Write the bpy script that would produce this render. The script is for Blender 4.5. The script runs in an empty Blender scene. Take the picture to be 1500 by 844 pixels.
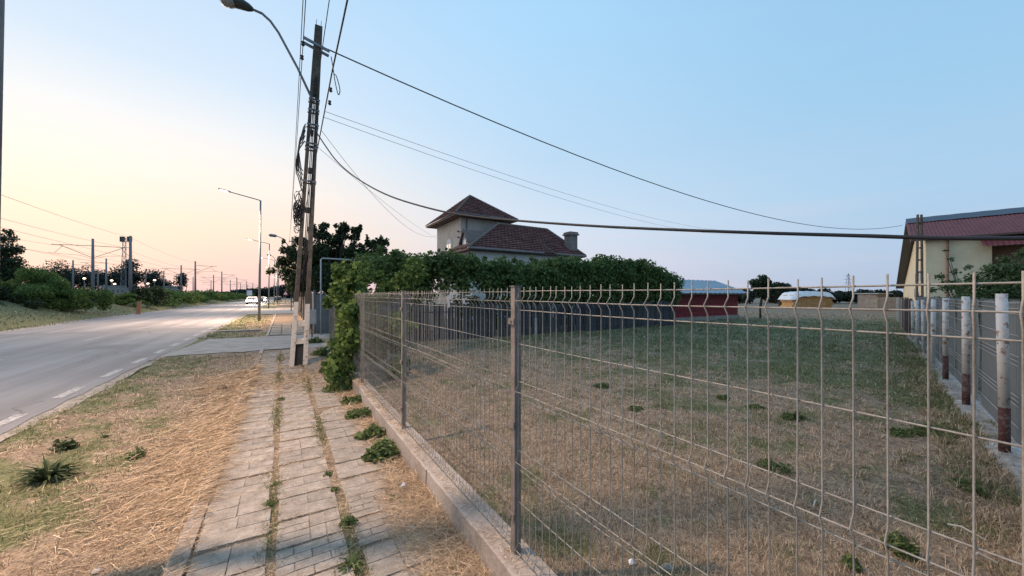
import bpy, math, random
import numpy as np
from mathutils import Vector, Matrix
sc = bpy.context.scene
COL = sc.collection
R = math.radians
rnd = random.Random(7)
# ---------------------------------------------------------------- camera
HC, F = 1.7, 541.0                       # camera height, focal length for a 1500 px wide frame
cd = bpy.data.cameras.new('camera'); cam = bpy.data.objects.new('camera', cd); COL.objects.link(cam)
cd.sensor_width = 36; cd.lens = 36 * F / 1500; cd.shift_y = 11 / 1500
cd.clip_start = .05; cd.clip_end = 6000
cam.location = (0, 0, HC); cam.rotation_euler = (R(90), 0, 0)
sc.camera = cam
# ---------------------------------------------------------------- world: clear dusk sky
GLOW = R(52)                              # the afterglow, this far left of the view direction
SUN_EL = R(9)
w = bpy.data.worlds.new('World'); sc.world = w; w.use_nodes = True
nt = w.node_tree; N = nt.nodes; L = nt.links; N.clear()
def nn(tree, typ, **kw):
    n = tree.nodes.new(typ)
    for k, v in kw.items(): setattr(n, k, v)
    return n
def lk(tree, a, b): tree.links.new(a, b)
def math_(tree, op, a, b=None, c=None, clamp=False):
    n = tree.nodes.new('ShaderNodeMath'); n.operation = op; n.use_clamp = clamp
    for i, v in enumerate((a, b, c)):
        if v is None: continue
        if hasattr(v, 'is_output'): tree.links.new(v, n.inputs[i])
        else: n.inputs[i].default_value = v
    return n.outputs[0]
def lin(c):
    return tuple(((x / 255) / 12.92 if x / 255 <= .04045 else ((x / 255 + .055) / 1.055) ** 2.4) for x in c)
def ramp(tree, fac, stops, interp='LINEAR'):
    n = tree.nodes.new('ShaderNodeValToRGB'); cr = n.color_ramp; cr.interpolation = interp
    while len(cr.elements) < len(stops): cr.elements.new(.5)
    for e, (p, c) in zip(cr.elements, stops):
        e.position = p; e.color = tuple(c) + (1,) if len(c) == 3 else c
    if fac is not None: tree.links.new(fac, n.inputs[0])
    return n.outputs[0]
def mix(tree, f, a, b, mode='MIX'):
    n = tree.nodes.new('ShaderNodeMix'); n.data_type = 'RGBA'; n.blend_type = mode
    for i, v in ((0, f), (6, a), (7, b)):
        if hasattr(v, 'is_output'): tree.links.new(v, n.inputs[i])
        elif i == 0: n.inputs[0].default_value = v
        else: n.inputs[i].default_value = tuple(v) + (1,) if len(v) == 3 else v
    return n.outputs[2]
def noise(t, scale, detail=4, rough=.6, dist=0., vec=None, coord='Object'):
    n = t.nodes.new('ShaderNodeTexNoise'); n.inputs['Scale'].default_value = scale; n.inputs['Detail'].default_value = detail
    n.inputs['Roughness'].default_value = rough; n.inputs['Distortion'].default_value = dist
    if vec is None: c = t.nodes.new('ShaderNodeTexCoord'); vec = c.outputs[coord]
    t.links.new(vec, n.inputs['Vector']); return n.outputs['Fac']
tc = nn(nt, 'ShaderNodeTexCoord'); sx = nn(nt, 'ShaderNodeSeparateXYZ'); lk(nt, tc.outputs['Generated'], sx.inputs[0])
el = math_(nt, 'MULTIPLY', math_(nt, 'ARCSINE', sx.outputs[2]), 2 / math.pi)          # 0 horizon, 1 zenith
azd = math_(nt, 'ARCTAN2', sx.outputs[0], sx.outputs[1])
az = math_(nt, 'ARCCOSINE', math_(nt, 'COSINE', math_(nt, 'ADD', azd, GLOW)))
azf = math_(nt, 'DIVIDE', az, math.pi)                                              # 0 at the glow, 1 opposite
def e(d): return d / 90
warm = ramp(nt, el, [(0, lin((226, 190, 194))), (e(3), lin((241, 204, 194))), (e(8), lin((251, 225, 203))), (e(13.5), lin((249, 236, 225))),
                     (e(19), lin((234, 236, 238))), (e(25), lin((208, 225, 242))), (e(45), lin((166, 206, 240))), (1, lin((148, 192, 236)))])
midc = ramp(nt, el, [(0, lin((212, 202, 214))), (e(4), lin((218, 214, 224))), (e(10), lin((208, 220, 234))), (e(20), lin((184, 212, 236))),
                     (e(36), lin((168, 210, 242))), (e(60), lin((156, 200, 238))), (1, lin((148, 192, 236)))])
cool = ramp(nt, el, [(0, lin((168, 184, 208))), (e(5), lin((170, 194, 219))), (e(12), lin((164, 199, 227))), (e(25), lin((150, 195, 228))),
                     (e(40), lin((144, 190, 226))), (1, lin((148, 192, 236)))])
f1 = nn(nt, 'ShaderNodeMapRange', interpolation_type='SMOOTHSTEP'); lk(nt, azf, f1.inputs[0]); f1.inputs[1].default_value = .06; f1.inputs[2].default_value = .34
f2 = nn(nt, 'ShaderNodeMapRange', interpolation_type='SMOOTHSTEP'); lk(nt, azf, f2.inputs[0]); f2.inputs[1].default_value = .26; f2.inputs[2].default_value = .60
grad = mix(nt, f2.outputs[0], mix(nt, f1.outputs[0], warm, midc), cool)
mpw = nt.nodes.new('ShaderNodeMapping'); mpw.inputs['Scale'].default_value = (1.2, 1.2, 16); nt.links.new(tc.outputs['Generated'], mpw.inputs[0])
st_n = noise(nt, 1.6, 5, .55, .3, vec=mpw.outputs[0])
st_f = math_(nt, 'MULTIPLY', ramp(nt, st_n, [(.48, (0, 0, 0)), (.72, (1, 1, 1))]), ramp(nt, el, [(0, (.22,) * 3), (e(8), (.16,) * 3), (e(16), (.02,) * 3), (1, (0, 0, 0))]))
grad = mix(nt, st_f, grad, lin((232, 208, 214)))
sky = nn(nt, 'ShaderNodeTexSky', sky_type='NISHITA', sun_disc=False, sun_elevation=SUN_EL, sun_rotation=-GLOW, altitude=60, dust_density=1.5)
vm = nn(nt, 'ShaderNodeVectorMath', operation='SCALE'); vm.inputs['Scale'].default_value = 10.0; lk(nt, grad, vm.inputs[0])
col = mix(nt, .03, vm.outputs[0], sky.outputs[0])
bg = nn(nt, 'ShaderNodeBackground'); bg.inputs[1].default_value = .087; lk(nt, col, bg.inputs[0])
wo = nn(nt, 'ShaderNodeOutputWorld'); lk(nt, bg.outputs[0], wo.inputs[0])
# last warm light from the afterglow: very soft, nearly level
sl = bpy.data.lights.new('sun', 'SUN'); sl.energy = 1.5; sl.angle = R(40); sl.color = (1, .80, .64)
so = bpy.data.objects.new('sun', sl); COL.objects.link(so)
so.rotation_euler = Vector((math.sin(GLOW) * math.cos(SUN_EL), -math.cos(GLOW) * math.cos(SUN_EL), -math.sin(SUN_EL))).to_track_quat('-Z', 'Y').to_euler()
sc.view_settings.view_transform = 'Standard'; sc.view_settings.look = 'None'
sc.view_settings.exposure = .38; sc.view_settings.gamma = 1
LAMP_W = 760
# ---------------------------------------------------------------- frames
U = np.array([-.5265, .8502, 0.]); NV = np.array([.8502, .5265, 0.])      # along the street, away from the street
ROT = math.atan2(.8502, -.5265)
def S(s, t, z=0.): return (-.5265 * s + .8502 * t, .8502 * s + .5265 * t, z)
def P(px, py, d): return ((px - 750) / F * d, d, HC + (433 - py) / F * d)    # the place at depth d along a line of sight
# ---------------------------------------------------------------- mesh builder
origin = {}
class MB:
    def __init__(s): s.v = []; s.f = []; s.m = []; s.mi = 0
    def add(s, vs, fs):
        o = len(s.v); s.v += [tuple(map(float, v)) for v in vs]; s.f += [tuple(i + o for i in f) for f in fs]; s.m += [s.mi] * len(fs)
    def hexa(s, p): s.add(p, [(0, 3, 2, 1), (4, 5, 6, 7), (0, 1, 5, 4), (1, 2, 6, 5), (2, 3, 7, 6), (3, 0, 4, 7)])
    def box(s, x0, x1, y0, y1, z0, z1):
        s.hexa([(x0, y0, z0), (x1, y0, z0), (x1, y1, z0), (x0, y1, z0), (x0, y0, z1), (x1, y0, z1), (x1, y1, z1), (x0, y1, z1)])
    def sbox(s, s0, s1, t0, t1, z0, z1):
        q = [(s0, t0), (s0, t1), (s1, t1), (s1, t0)]
        s.hexa([S(a, b, z0) for a, b in q] + [S(a, b, z1) for a, b in q])
    def beam(s, a, b, w, h, up=(0, 0, 1)):
        a = Vector(a); b = Vector(b); d = (b - a).normalized(); x = d.cross(Vector(up))
        if x.length < 1e-4: x = Vector((1, 0, 0))
        x.normalize(); y = x.cross(d); x = x * w / 2; y = y * h / 2
        s.hexa([a - x - y, a + x - y, a + x + y, a - x + y, b - x - y, b + x - y, b + x + y, b - x + y])
    def tube(s, pts, r, n=8, cap=True):
        pts = [Vector(p) for p in pts]; rs = r if isinstance(r, (list, tuple)) else [r] * len(pts)
        rings = []; prev = None
        for i, p in enumerate(pts):
            d = (pts[min(i + 1, len(pts) - 1)] - pts[max(i - 1, 0)])
            if d.length < 1e-9: d = Vector((0, 0, 1))
            d.normalize()
            x = (prev - d * prev.dot(d)) if prev is not None else d.cross(Vector((0, 0, 1)) if abs(d.z) < .9 else Vector((0, 1, 0)))
            x.normalize(); prev = x; y = d.cross(x)
            rings.append([p + (x * math.cos(a) + y * math.sin(a)) * rs[i] for a in [2 * math.pi * k / n for k in range(n)]])
        vs = [q for rg in rings for q in rg]; fs = []
        for i in range(len(pts) - 1):
            for k in range(n):
                fs.append((i * n + k, i * n + (k + 1) % n, (i + 1) * n + (k + 1) % n, (i + 1) * n + k))
        if cap: fs += [tuple(range(n))[::-1], tuple((len(pts) - 1) * n + k for k in range(n))]
        s.add(vs, fs)
    def ball(s, c, r, n=8, m=5):
        rx, ry, rz = r if isinstance(r, tuple) else (r, r, r); vs = []; fs = []
        for i in range(m + 1):
            a = math.pi * i / m
            for k in range(n):
                b = 2 * math.pi * k / n
                vs.append((c[0] + rx * math.sin(a) * math.cos(b), c[1] + ry * math.sin(a) * math.sin(b), c[2] + rz * math.cos(a)))
        for i in range(m):
            for k in range(n): fs.append((i * n + k, (i + 1) * n + k, (i + 1) * n + (k + 1) % n, i * n + (k + 1) % n))
        s.add(vs, fs)
    def build(s, name, mat, parent=None, smooth=False, local=False):
        me = bpy.data.meshes.new(name); o = (0, 0, 0)
        if parent is not None and not local: o = origin.get(parent.name, (0, 0, 0))
        me.from_pydata([(v[0] - o[0], v[1] - o[1], v[2] - o[2]) for v in s.v], [], s.f)
        for m in (mat if isinstance(mat, (list, tuple)) else [mat]): me.materials.append(m)
        if any(s.m): me.polygons.foreach_set('material_index', s.m)
        if smooth: me.polygons.foreach_set('use_smooth', [True] * len(s.f))
        ob = bpy.data.objects.new(name, me); COL.objects.link(ob)
        if parent is not None: ob.parent = parent; origin[ob.name] = o
        return ob
def place(name, me, parent, loc=(0, 0, 0), rz=0.):
    o = bpy.data.objects.new(name, me); COL.objects.link(o); o.parent = parent; o.location = loc
    if rz: o.rotation_euler = (0, 0, rz)
    return o
def tag(o, label, cat, group=None):
    o['label'] = label; o['category'] = cat
    if group: o['group'] = group
    return o
def thing(name, label, cat, loc=(0, 0, 0), rz=0., group=None):
    o = bpy.data.objects.new(name, None); COL.objects.link(o); o.location = loc; o.rotation_euler = (0, 0, rz)
    o.empty_display_size = .2; origin[o.name] = tuple(loc)
    return tag(o, label, cat, group)
def struct(o, kind='structure'): o['kind'] = kind; return o
def copy_tree(o, parent=None):
    c = o.copy(); COL.objects.link(c); c.parent = parent
    for ch in list(o.children): copy_tree(ch, c)
    return c
# ---------------------------------------------------------------- materials
def pmat(name, rough=.85, spec=.3, metal=0.):
    m = bpy.data.materials.new(name); m.use_nodes = True; t = m.node_tree
    b = t.nodes['Principled BSDF']; b.inputs['Roughness'].default_value = rough; b.inputs['Metallic'].default_value = metal
    b.inputs['Specular IOR Level'].default_value = spec
    return m, t, b
def bump(t, b, h, dist=.01, strength=.6):
    n = t.nodes.new('ShaderNodeBump'); n.inputs['Distance'].default_value = dist; n.inputs['Strength'].default_value = strength
    t.links.new(h, n.inputs['Height']); t.links.new(n.outputs[0], b.inputs['Normal'])
def two(name, c1, c2, scale=6, rough=.85, bd=.004, c3=None, metal=0., spec=.3, s2=None, objvar=0.):
    """two or three colours mottled by noise at two scales, with fine relief"""
    m, t, b = pmat(name, rough, spec, metal)
    n1 = noise(t, scale, 6, .65); n2 = noise(t, s2 or scale * 9, 4, .6)
    f = math_(t, 'MULTIPLY_ADD', n2, .35, math_(t, 'MULTIPLY', n1, .65))
    st = [(.36, c1), (.62, c2)] if c3 is None else [(.34, c1), (.50, c2), (.66, c3)]
    c = ramp(t, f, st)
    if objvar:
        oi = t.nodes.new('ShaderNodeObjectInfo')
        v = math_(t, 'MULTIPLY_ADD', oi.outputs['Random'], objvar, 1 - objvar / 2)
        cc = t.nodes.new('ShaderNodeCombineColor')
        for i in range(3): t.links.new(v, cc.inputs[i])
        c = mix(t, 1.0, c, cc.outputs[0], 'MULTIPLY')
    t.links.new(c, b.inputs['Base Color'])
    if bd: bump(t, b, n2, bd)
    return m
def flat(name, c, rough=.6, metal=0., spec=.4): return two(name, [x * .85 for x in c], [min(1, x * 1.1) for x in c], 8, rough, 0, metal=metal, spec=spec)
def leafmat(name, cols, trans=.25, lo=.05):
    m, t, b = pmat(name, .75, .25)
    g = t.nodes.new('ShaderNodeNewGeometry')
    n = noise(t, 1.2, 3)
    f = math_(t, 'MULTIPLY_ADD', g.outputs['Random Per Island'], .6, math_(t, 'MULTIPLY', n, .45))
    k = len(cols)
    c = ramp(t, f, [(.1 + .8 * i / (k - 1), cols[i]) for i in range(k)])
    t.links.new(c, b.inputs['Base Color'])
    tr = t.nodes.new('ShaderNodeBsdfTranslucent'); t.links.new(c, tr.inputs[0])
    ms = t.nodes.new('ShaderNodeMixShader'); ms.inputs[0].default_value = trans
    t.links.new(b.outputs[0], ms.inputs[1]); t.links.new(tr.outputs[0], ms.inputs[2])
    t.links.new(ms.outputs[0], t.nodes['Material Output'].inputs[0])
    return m
def emit(name, c, s):
    m, t, b = pmat(name); b.inputs['Base Color'].default_value = (.8, .8, .8, 1)
    b.inputs['Emission Color'].default_value = tuple(c) + (1,); b.inputs['Emission Strength'].default_value = s
    return m
STRAW = [(.12, .08, .052), (.43, .32, .225), (.74, .60, .44)]
GREEN = [(.080, .095, .042), (.19, .205, .095), (.36, .36, .20)]
def lawn_mask(t):
    """how green the grass is at a place: patches by the road, and the inner part of the fenced lot"""
    c = t.nodes.new('ShaderNodeTexCoord'); d = t.nodes.new('ShaderNodeVectorMath'); d.operation = 'DOT_PRODUCT'
    t.links.new(c.outputs['Object'], d.inputs[0]); d.inputs[1].default_value = tuple(NV)
    d2 = t.nodes.new('ShaderNodeVectorMath'); d2.operation = 'DOT_PRODUCT'
    t.links.new(c.outputs['Object'], d2.inputs[0]); d2.inputs[1].default_value = tuple(U)
    n1 = noise(t, .55, 5, .6); n2 = noise(t, 2.3, 4, .6)
    nz = math_(t, 'ADD', math_(t, 'MULTIPLY', n1, .5), math_(t, 'MULTIPLY', n2, .5))
    nz = math_(t, 'MULTIPLY_ADD', nz, 1.7, -.35)
    tt = d.outputs['Value']
    lot = t.nodes.new('ShaderNodeMapRange'); t.links.new(tt, lot.inputs[0]); lot.inputs[1].default_value = 4.5; lot.inputs[2].default_value = 10; lot.inputs[3].default_value = -.07; lot.inputs[4].default_value = .10
    far = t.nodes.new('ShaderNodeMapRange'); t.links.new(d2.outputs['Value'], far.inputs[0]); far.inputs[1].default_value = 14; far.inputs[2].default_value = 26; far.inputs[3].default_value = 0; far.inputs[4].default_value = -.22
    sy = t.nodes.new('ShaderNodeSeparateXYZ'); t.links.new(c.outputs['Object'], sy.inputs[0])
    fy = t.nodes.new('ShaderNodeMapRange'); t.links.new(sy.outputs[1], fy.inputs[0]); fy.inputs[1].default_value = 24; fy.inputs[2].default_value = 32; fy.inputs[3].default_value = 0; fy.inputs[4].default_value = -.3
    farr = math_(t, 'MULTIPLY', fy.outputs[0], math_(t, 'GREATER_THAN', tt, 3.))
    st = t.nodes.new('ShaderNodeMapRange'); t.links.new(tt, st.inputs[0]); st.inputs[1].default_value = -.5; st.inputs[2].default_value = -2.6; st.inputs[3].default_value = -.16; st.inputs[4].default_value = .07
    isst = math_(t, 'LESS_THAN', tt, 0.)
    verge = math_(t, 'ADD', math_(t, 'MULTIPLY', math_(t, 'LESS_THAN', tt, -9.), .12), math_(t, 'MULTIPLY', math_(t, 'MULTIPLY', isst, math_(t, 'GREATER_THAN', d2.outputs['Value'], 16.)), .09))
    offs = math_(t, 'ADD', math_(t, 'MULTIPLY', isst, st.outputs[0]), math_(t, 'MULTIPLY', math_(t, 'SUBTRACT', 1., isst), lot.outputs[0]))
    s_ = math_(t, 'ADD', math_(t, 'ADD', nz, offs), math_(t, 'ADD', farr, verge))
    mr = t.nodes.new('ShaderNodeMapRange'); t.links.new(s_, mr.inputs[0]); mr.inputs[1].default_value = .44; mr.inputs[2].default_value = .60
    return mr.outputs[0]
def lawn_mat(name, blade, bias=0.):
    m, t, b = pmat(name, .9, .15)
    msk = lawn_mask(t)
    if blade:
        g = t.nodes.new('ShaderNodeNewGeometry'); rr = g.outputs['Random Per Island']
        r2 = math_(t, 'FRACT', math_(t, 'MULTIPLY', rr, 37.7))
        cs = ramp(t, rr, [(0, STRAW[0]), (.35, STRAW[1]), (.9, STRAW[2]), (1, (.55, .43, .30))])
        cg = ramp(t, rr, [(0, GREEN[0]), (.5, GREEN[1]), (1, GREEN[2])])
        f = math_(t, 'GREATER_THAN', math_(t, 'ADD', math_(t, 'MULTIPLY', msk, .85), bias + .03), r2)
        c = mix(t, f, cs, cg)
        tr = t.nodes.new('ShaderNodeBsdfTranslucent'); t.links.new(c, tr.inputs[0])
        ms = t.nodes.new('ShaderNodeMixShader'); ms.inputs[0].default_value = .32
        t.links.new(b.outputs[0], ms.inputs[1]); t.links.new(tr.outputs[0], ms.inputs[2])
        t.links.new(ms.outputs[0], t.nodes['Material Output'].inputs[0])
    else:
        n3 = noise(t, 34, 5, .75); n4 = noise(t, 5, 5, .7)
        f = math_(t, 'ADD', math_(t, 'MULTIPLY', n3, .7), math_(t, 'MULTIPLY', n4, .3))
        cs = ramp(t, f, [(.36, (.085, .062, .045)), (.52, (.29, .22, .16)), (.7, (.50, .39, .28))])
        cg = ramp(t, f, [(.36, (.055, .058, .030)), (.52, (.17, .17, .088)), (.7, (.29, .275, .15))])
        c = mix(t, msk, cs, cg); bump(t, b, n3, .03, .8)
    t.links.new(c, b.inputs['Base Color'])
    return m
M = {}
M['ground'] = lawn_mat('ground', False); M['blade'] = lawn_mat('grass_blade', True)
def straw_mat():
    m, t, b = pmat('straw', .85, .2); g = t.nodes.new('ShaderNodeNewGeometry')
    t.links.new(ramp(t, g.outputs['Random Per Island'], [(0, (.20, .135, .085)), (.4, (.42, .30, .19)), (.85, (.62, .475, .32)), (1, (.74, .61, .45))]), b.inputs['Base Color'])
    return m
M['straw'] = straw_mat()
M['weed'] = leafmat('weed_leaf', [(.040, .062, .022), (.090, .13, .042), (.17, .215, .08)])
M['darkweed'] = leafmat('dock_leaf', [(.020, .034, .016), (.045, .065, .028), (.085, .11, .045)])
M['vine'] = leafmat('vine_leaf', [(.028, .055, .020), (.095, .15, .050), (.25, .32, .11)], .42)
M['bushleaf'] = leafmat('bush_leaf', [(.028, .055, .016), (.085, .14, .036), (.20, .28, .075)], .4)
M['treeleaf'] = leafmat('tree_leaf', [(.014, .024, .011), (.036, .053, .024), (.085, .110, .045)], .25)
M['farleaf'] = leafmat('far_leaf', [(.014, .022, .018), (.026, .036, .027), (.045, .056, .036)], .1)
M['roadbush'] = leafmat('road_bush_leaf', [(.035, .062, .018), (.11, .165, .042), (.23, .30, .085)], .4)
M['walnut'] = leafmat('pinnate_leaf', [(.03, .055, .022), (.085, .125, .05), (.17, .22, .09)], .25)
M['wood_bark'] = two('bark', (.05, .038, .028), (.12, .095, .072), 9)
def asphalt():
    m, t, b = pmat('asphalt', .8, .3)
    c = t.nodes.new('ShaderNodeTexCoord'); mp = t.nodes.new('ShaderNodeMapping'); mp.inputs['Rotation'].default_value = (0, 0, -ROT)
    t.links.new(c.outputs['Object'], mp.inputs[0])
    mp2 = t.nodes.new('ShaderNodeMapping'); mp2.inputs['Scale'].default_value = (.05, 1.0, 1.0); t.links.new(mp.outputs[0], mp2.inputs[0])
    streak = noise(t, 1.1, 4, .6, vec=mp2.outputs[0]); fine = noise(t, 160, 3, .8); pat = noise(t, .5, 5, .6)
    f = math_(t, 'ADD', math_(t, 'MULTIPLY', streak, .6), math_(t, 'ADD', math_(t, 'MULTIPLY', fine, .2), math_(t, 'MULTIPLY', pat, .2)))
    cc = ramp(t, f, [(.36, (.115, .113, .120)), (.5, (.195, .190, .197)), (.64, (.29, .28, .285))])
    vo = t.nodes.new('ShaderNodeTexVoronoi'); vo.feature = 'DISTANCE_TO_EDGE'; vo.inputs['Scale'].default_value = .33
    dn = t.nodes.new('ShaderNodeTexNoise'); dn.inputs['Scale'].default_value = 2.2; dn.inputs['Detail'].default_value = 5; t.links.new(c.outputs['Object'], dn.inputs['Vector'])
    va = t.nodes.new('ShaderNodeVectorMath'); va.operation = 'MULTIPLY_ADD'; t.links.new(dn.outputs['Color'], va.inputs[0]); va.inputs[1].default_value = (.8, .8, .8); t.links.new(c.outputs['Object'], va.inputs[2])
    t.links.new(va.outputs[0], vo.inputs['Vector'])
    crack = math_(t, 'LESS_THAN', vo.outputs['Distance'], .006)
    crack = math_(t, 'MULTIPLY', crack, math_(t, 'GREATER_THAN', noise(t, .35, 2), .56))
    t.links.new(mix(t, math_(t, 'MULTIPLY', crack, .7), cc, (.06, .056, .055)), b.inputs['Base Color']); bump(t, b, fine, .004, .6)
    return m
M['asphalt'] = asphalt()
M['patch'] = two('asphalt_patch', (.12, .115, .118), (.18, .172, .175), 3, .85, .003, (.23, .22, .222), s2=120)
M['shoulder'] = two('gravel_shoulder', (.17, .14, .115), (.30, .26, .22), 5, .95, .012, (.38, .34, .30), s2=60)
M['drive'] = two('worn_drive', (.19, .17, .155), (.29, .265, .245), 2.2, .9, .006, (.36, .335, .31), s2=50)
M['soil'] = two('soil', (.10, .07, .05), (.20, .15, .105), 5, .95, .015, (.29, .22, .155), s2=55)
M['slab'] = two('concrete_slab', (.15, .128, .108), (.27, .238, .205), 7, .92, .006, (.39, .35, .31), s2=90, objvar=.22)
M['kerb'] = two('kerb_concrete', (.21, .175, .155), (.31, .265, .235), 4, .9, .005, (.38, .33, .30), s2=70, objvar=.15)
M['plinth'] = two('plinth_concrete', (.20, .165, .145), (.33, .285, .25), 3, .9, .006, (.40, .36, .33), s2=40)
M['oldwhite'] = two('old_whitewash', (.20, .18, .16), (.34, .31, .285), 7, .9, .006, (.52, .50, .47), s2=30)
def worn_paint(name, base, chip, lim=.56, scale=9):
    m, t, b = pmat(name, .75, .3); n = noise(t, scale, 6, .75); n2 = noise(t, 3, 3)
    f = ramp(t, math_(t, 'ADD', math_(t, 'MULTIPLY', n, .8), math_(t, 'MULTIPLY', n2, .2)), [(lim - .03, (0, 0, 0)), (lim + .03, (1, 1, 1))])
    t.links.new(mix(t, f, base, chip), b.inputs['Base Color']); bump(t, b, n, .003); return m
M['marking'] = worn_paint('road_paint', (.40, .385, .375), (.20, .195, .195), .50, 16)
M['polewhite'] = worn_paint('pole_whitewash', (.62, .57, .53), (.26, .21, .17), .57, 12)
M['poleconc'] = two('pole_concrete', (.048, .040, .034), (.095, .079, .066), 5, .92, .006, (.165, .138, .115), s2=40)
M['postwhite'] = worn_paint('post_white_paint', (.56, .54, .53), (.26, .16, .11), .555, 13)
M['postred'] = worn_paint('post_red_paint', (.075, .028, .026), (.12, .095, .082), .52, 14)
M['galv'] = two('galvanised_steel', (.19, .175, .155), (.34, .315, .285), 12, .65, 0, metal=.15, spec=.35)
M['post'] = two('fence_post_steel', (.13, .11, .10), (.25, .22, .205), 10, .65, .001, metal=.25)
M['lampsteel'] = two('lamp_steel', (.15, .165, .18), (.22, .24, .26), 5, .55, 0, metal=.3)
M['darkmetal'] = flat('dark_metal', (.035, .035, .038), .5)
M['cable'] = flat('black_cable', (.022, .022, .025), .55)
M['wirefar'] = flat('line_wire', (.16, .155, .165), .6)
M['palewire'] = flat('pale_wire', (.24, .27, .32), .6)
M['paling'] = two('weathered_paling', (.035, .034, .040), (.068, .064, .070), 7, .9, .003, (.125, .115, .112), objvar=.7)
M['palewood'] = two('pale_board', (.30, .28, .25), (.46, .43, .39), 7, .9, .003, objvar=.25)
M['tile'] = two('roof_tile', (.070, .028, .026), (.135, .050, .044), 1.6, .85, .002, (.21, .095, .08), s2=12)
M['ridge'] = two('ridge_tile', (.12, .085, .075), (.22, .17, .15), 5, .85, .003)
M['plaster'] = two('house_plaster', (.38, .34, .30), (.50, .455, .41), 1.2, .9, .003, s2=14)
M['plasterwhite'] = two('white_plaster', (.55, .54, .54), (.68, .67, .67), 1.5, .9, .002)
M['chimney'] = two('chimney_render', (.15, .125, .11), (.26, .22, .20), 2.5, .9, .004)
M['gutter'] = flat('gutter_metal', (.20, .185, .185), .5, .3)
M['fascia'] = flat('dark_fascia', (.10, .06, .055), .7)
M['glass'] = flat('window_glass', (.06, .07, .09), .12, 0, .6)
M['frame'] = flat('window_frame', (.62, .62, .64), .5)
M['redplank'] = two('red_plank', (.19, .018, .026), (.30, .036, .046), 4, .7, .001, objvar=.2)
M['zinc'] = two('zinc_sheet', (.26, .31, .35), (.36, .41, .45), 1.5, .5, 0, metal=.3)
M['redroof'] = two('corrugated_red_roof', (.12, .024, .026), (.20, .048, .046), 1.3, .65, 0)
M['blueroof'] = flat('dark_ridge_sheet', (.060, .070, .095), .55)
M['cream'] = two('cream_wall', (.56, .49, .35), (.66, .59, .43), .8, .9, .003)
M['brownwall'] = two('brown_brick', (.22, .12, .09), (.30, .175, .13), 3, .9, .004)
M['net'] = two('grey_shade_net', (.15, .168, .175), (.20, .22, .23), 60, .8, .001)
M['greyfence'] = two('grey_sheet_fence', (.13, .13, .135), (.20, .195, .20), 3, .7, .002)
M['ballast'] = two('ballast', (.12, .10, .09), (.22, .19, .17), 3, .95, .01)
M['mast'] = two('mast_concrete', (.17, .16, .17), (.26, .245, .25), 3, .85, .002)
M['rail'] = flat('rail_steel', (.12, .085, .07), .5, .5)
M['carwhite'] = flat('white_car_paint', (.62, .63, .65), .3, 0, .5); M['cardark'] = flat('dark_car_paint', (.045, .048, .055), .3, 0, .5)
M['tyre'] = flat('tyre', (.02, .02, .022), .8)
M['tarp'] = two('white_tarp', (.66, .68, .72), (.78, .80, .84), 2, .5, .01)
M['bale'] = two('straw_bale', (.38, .22, .10), (.55, .36, .18), 3, .95, .02, s2=30, objvar=.25)
M['orange'] = worn_paint('orange_paint', (.62, .24, .12), (.55, .45, .38), .58, 5)
M['boxgrey'] = flat('meter_box', (.42, .40, .39), .6); M['pipe'] = flat('gas_pipe_paint', (.42, .42, .41), .5)
M['lamp_on'] = emit('lamp_lit', (1, .86, .66), 8); M['yard_on'] = emit('yard_lamp_lit', (1, .80, .52), 4); M['head_on'] = emit('headlight_lit', (1, .93, .80), 30)
M['lampglass'] = flat('lamp_glass', (.25, .25, .24), .3)
M['redsign'] = flat('sign_red', (.45, .03, .03), .5); M['whitesign'] = flat('sign_white', (.66, .66, .68), .5)
# ---------------------------------------------------------------- terrain
def road_left(s):
    return float(np.interp(s, [0, 18, 28, 38, 70, 110, 180, 400], [-9.8, -10.1, -10.9, -11.7, -12.0, -11.0, -9.8, -9.7]))
def gz(s, t):
    z = np.zeros_like(t)
    z = np.where((t < -.62), np.interp(t, [-9.9, -9.6, -3.4, -2.95, -2.78, -2.2, -1.1, -.62], [-.03, -.09, -.09, -.05, -.03, -.09, -.11, -.035]), z)
    z = np.where((t < -.62) & (t > -3.0) , z + .018 * np.sin(s * 1.7 + t * 2) * np.sin(t * 3.1 + s * .6), z)
    dw = np.clip(np.minimum((s - 12.9) / .8, (19.1 - s) / .8), 0, 1) + np.clip(np.minimum((s - 39.5) / 1.2, (57 - s) / 1.2), 0, 1)
    z = np.where((t < -.62) & (t > -2.9), z * (1 - dw) + .004 * dw, z)
    far = np.interp(t, [-400, -60, -16.8, -14.0, -11.5, -9.9], [1.5, 1.5, 1.5, .45, .02, -.03])
    z = np.where(t < -9.9, far, z)
    lot = .018 * np.sin(s * 1.3 + .4) * np.sin(t * 1.1) + .012 * np.sin(s * 3.1 + t * 2.3)
    z = np.where(t > 1.2, lot + .02, z)
    z = np.where((t < -9.3) & (t > -14) , np.minimum(z, np.where(t > -12.3, -.05, 1e3) * ((s > 14) & (s < 180)) + 1e3 * ~((s > 14) & (s < 180))), z)
    return z
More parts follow.
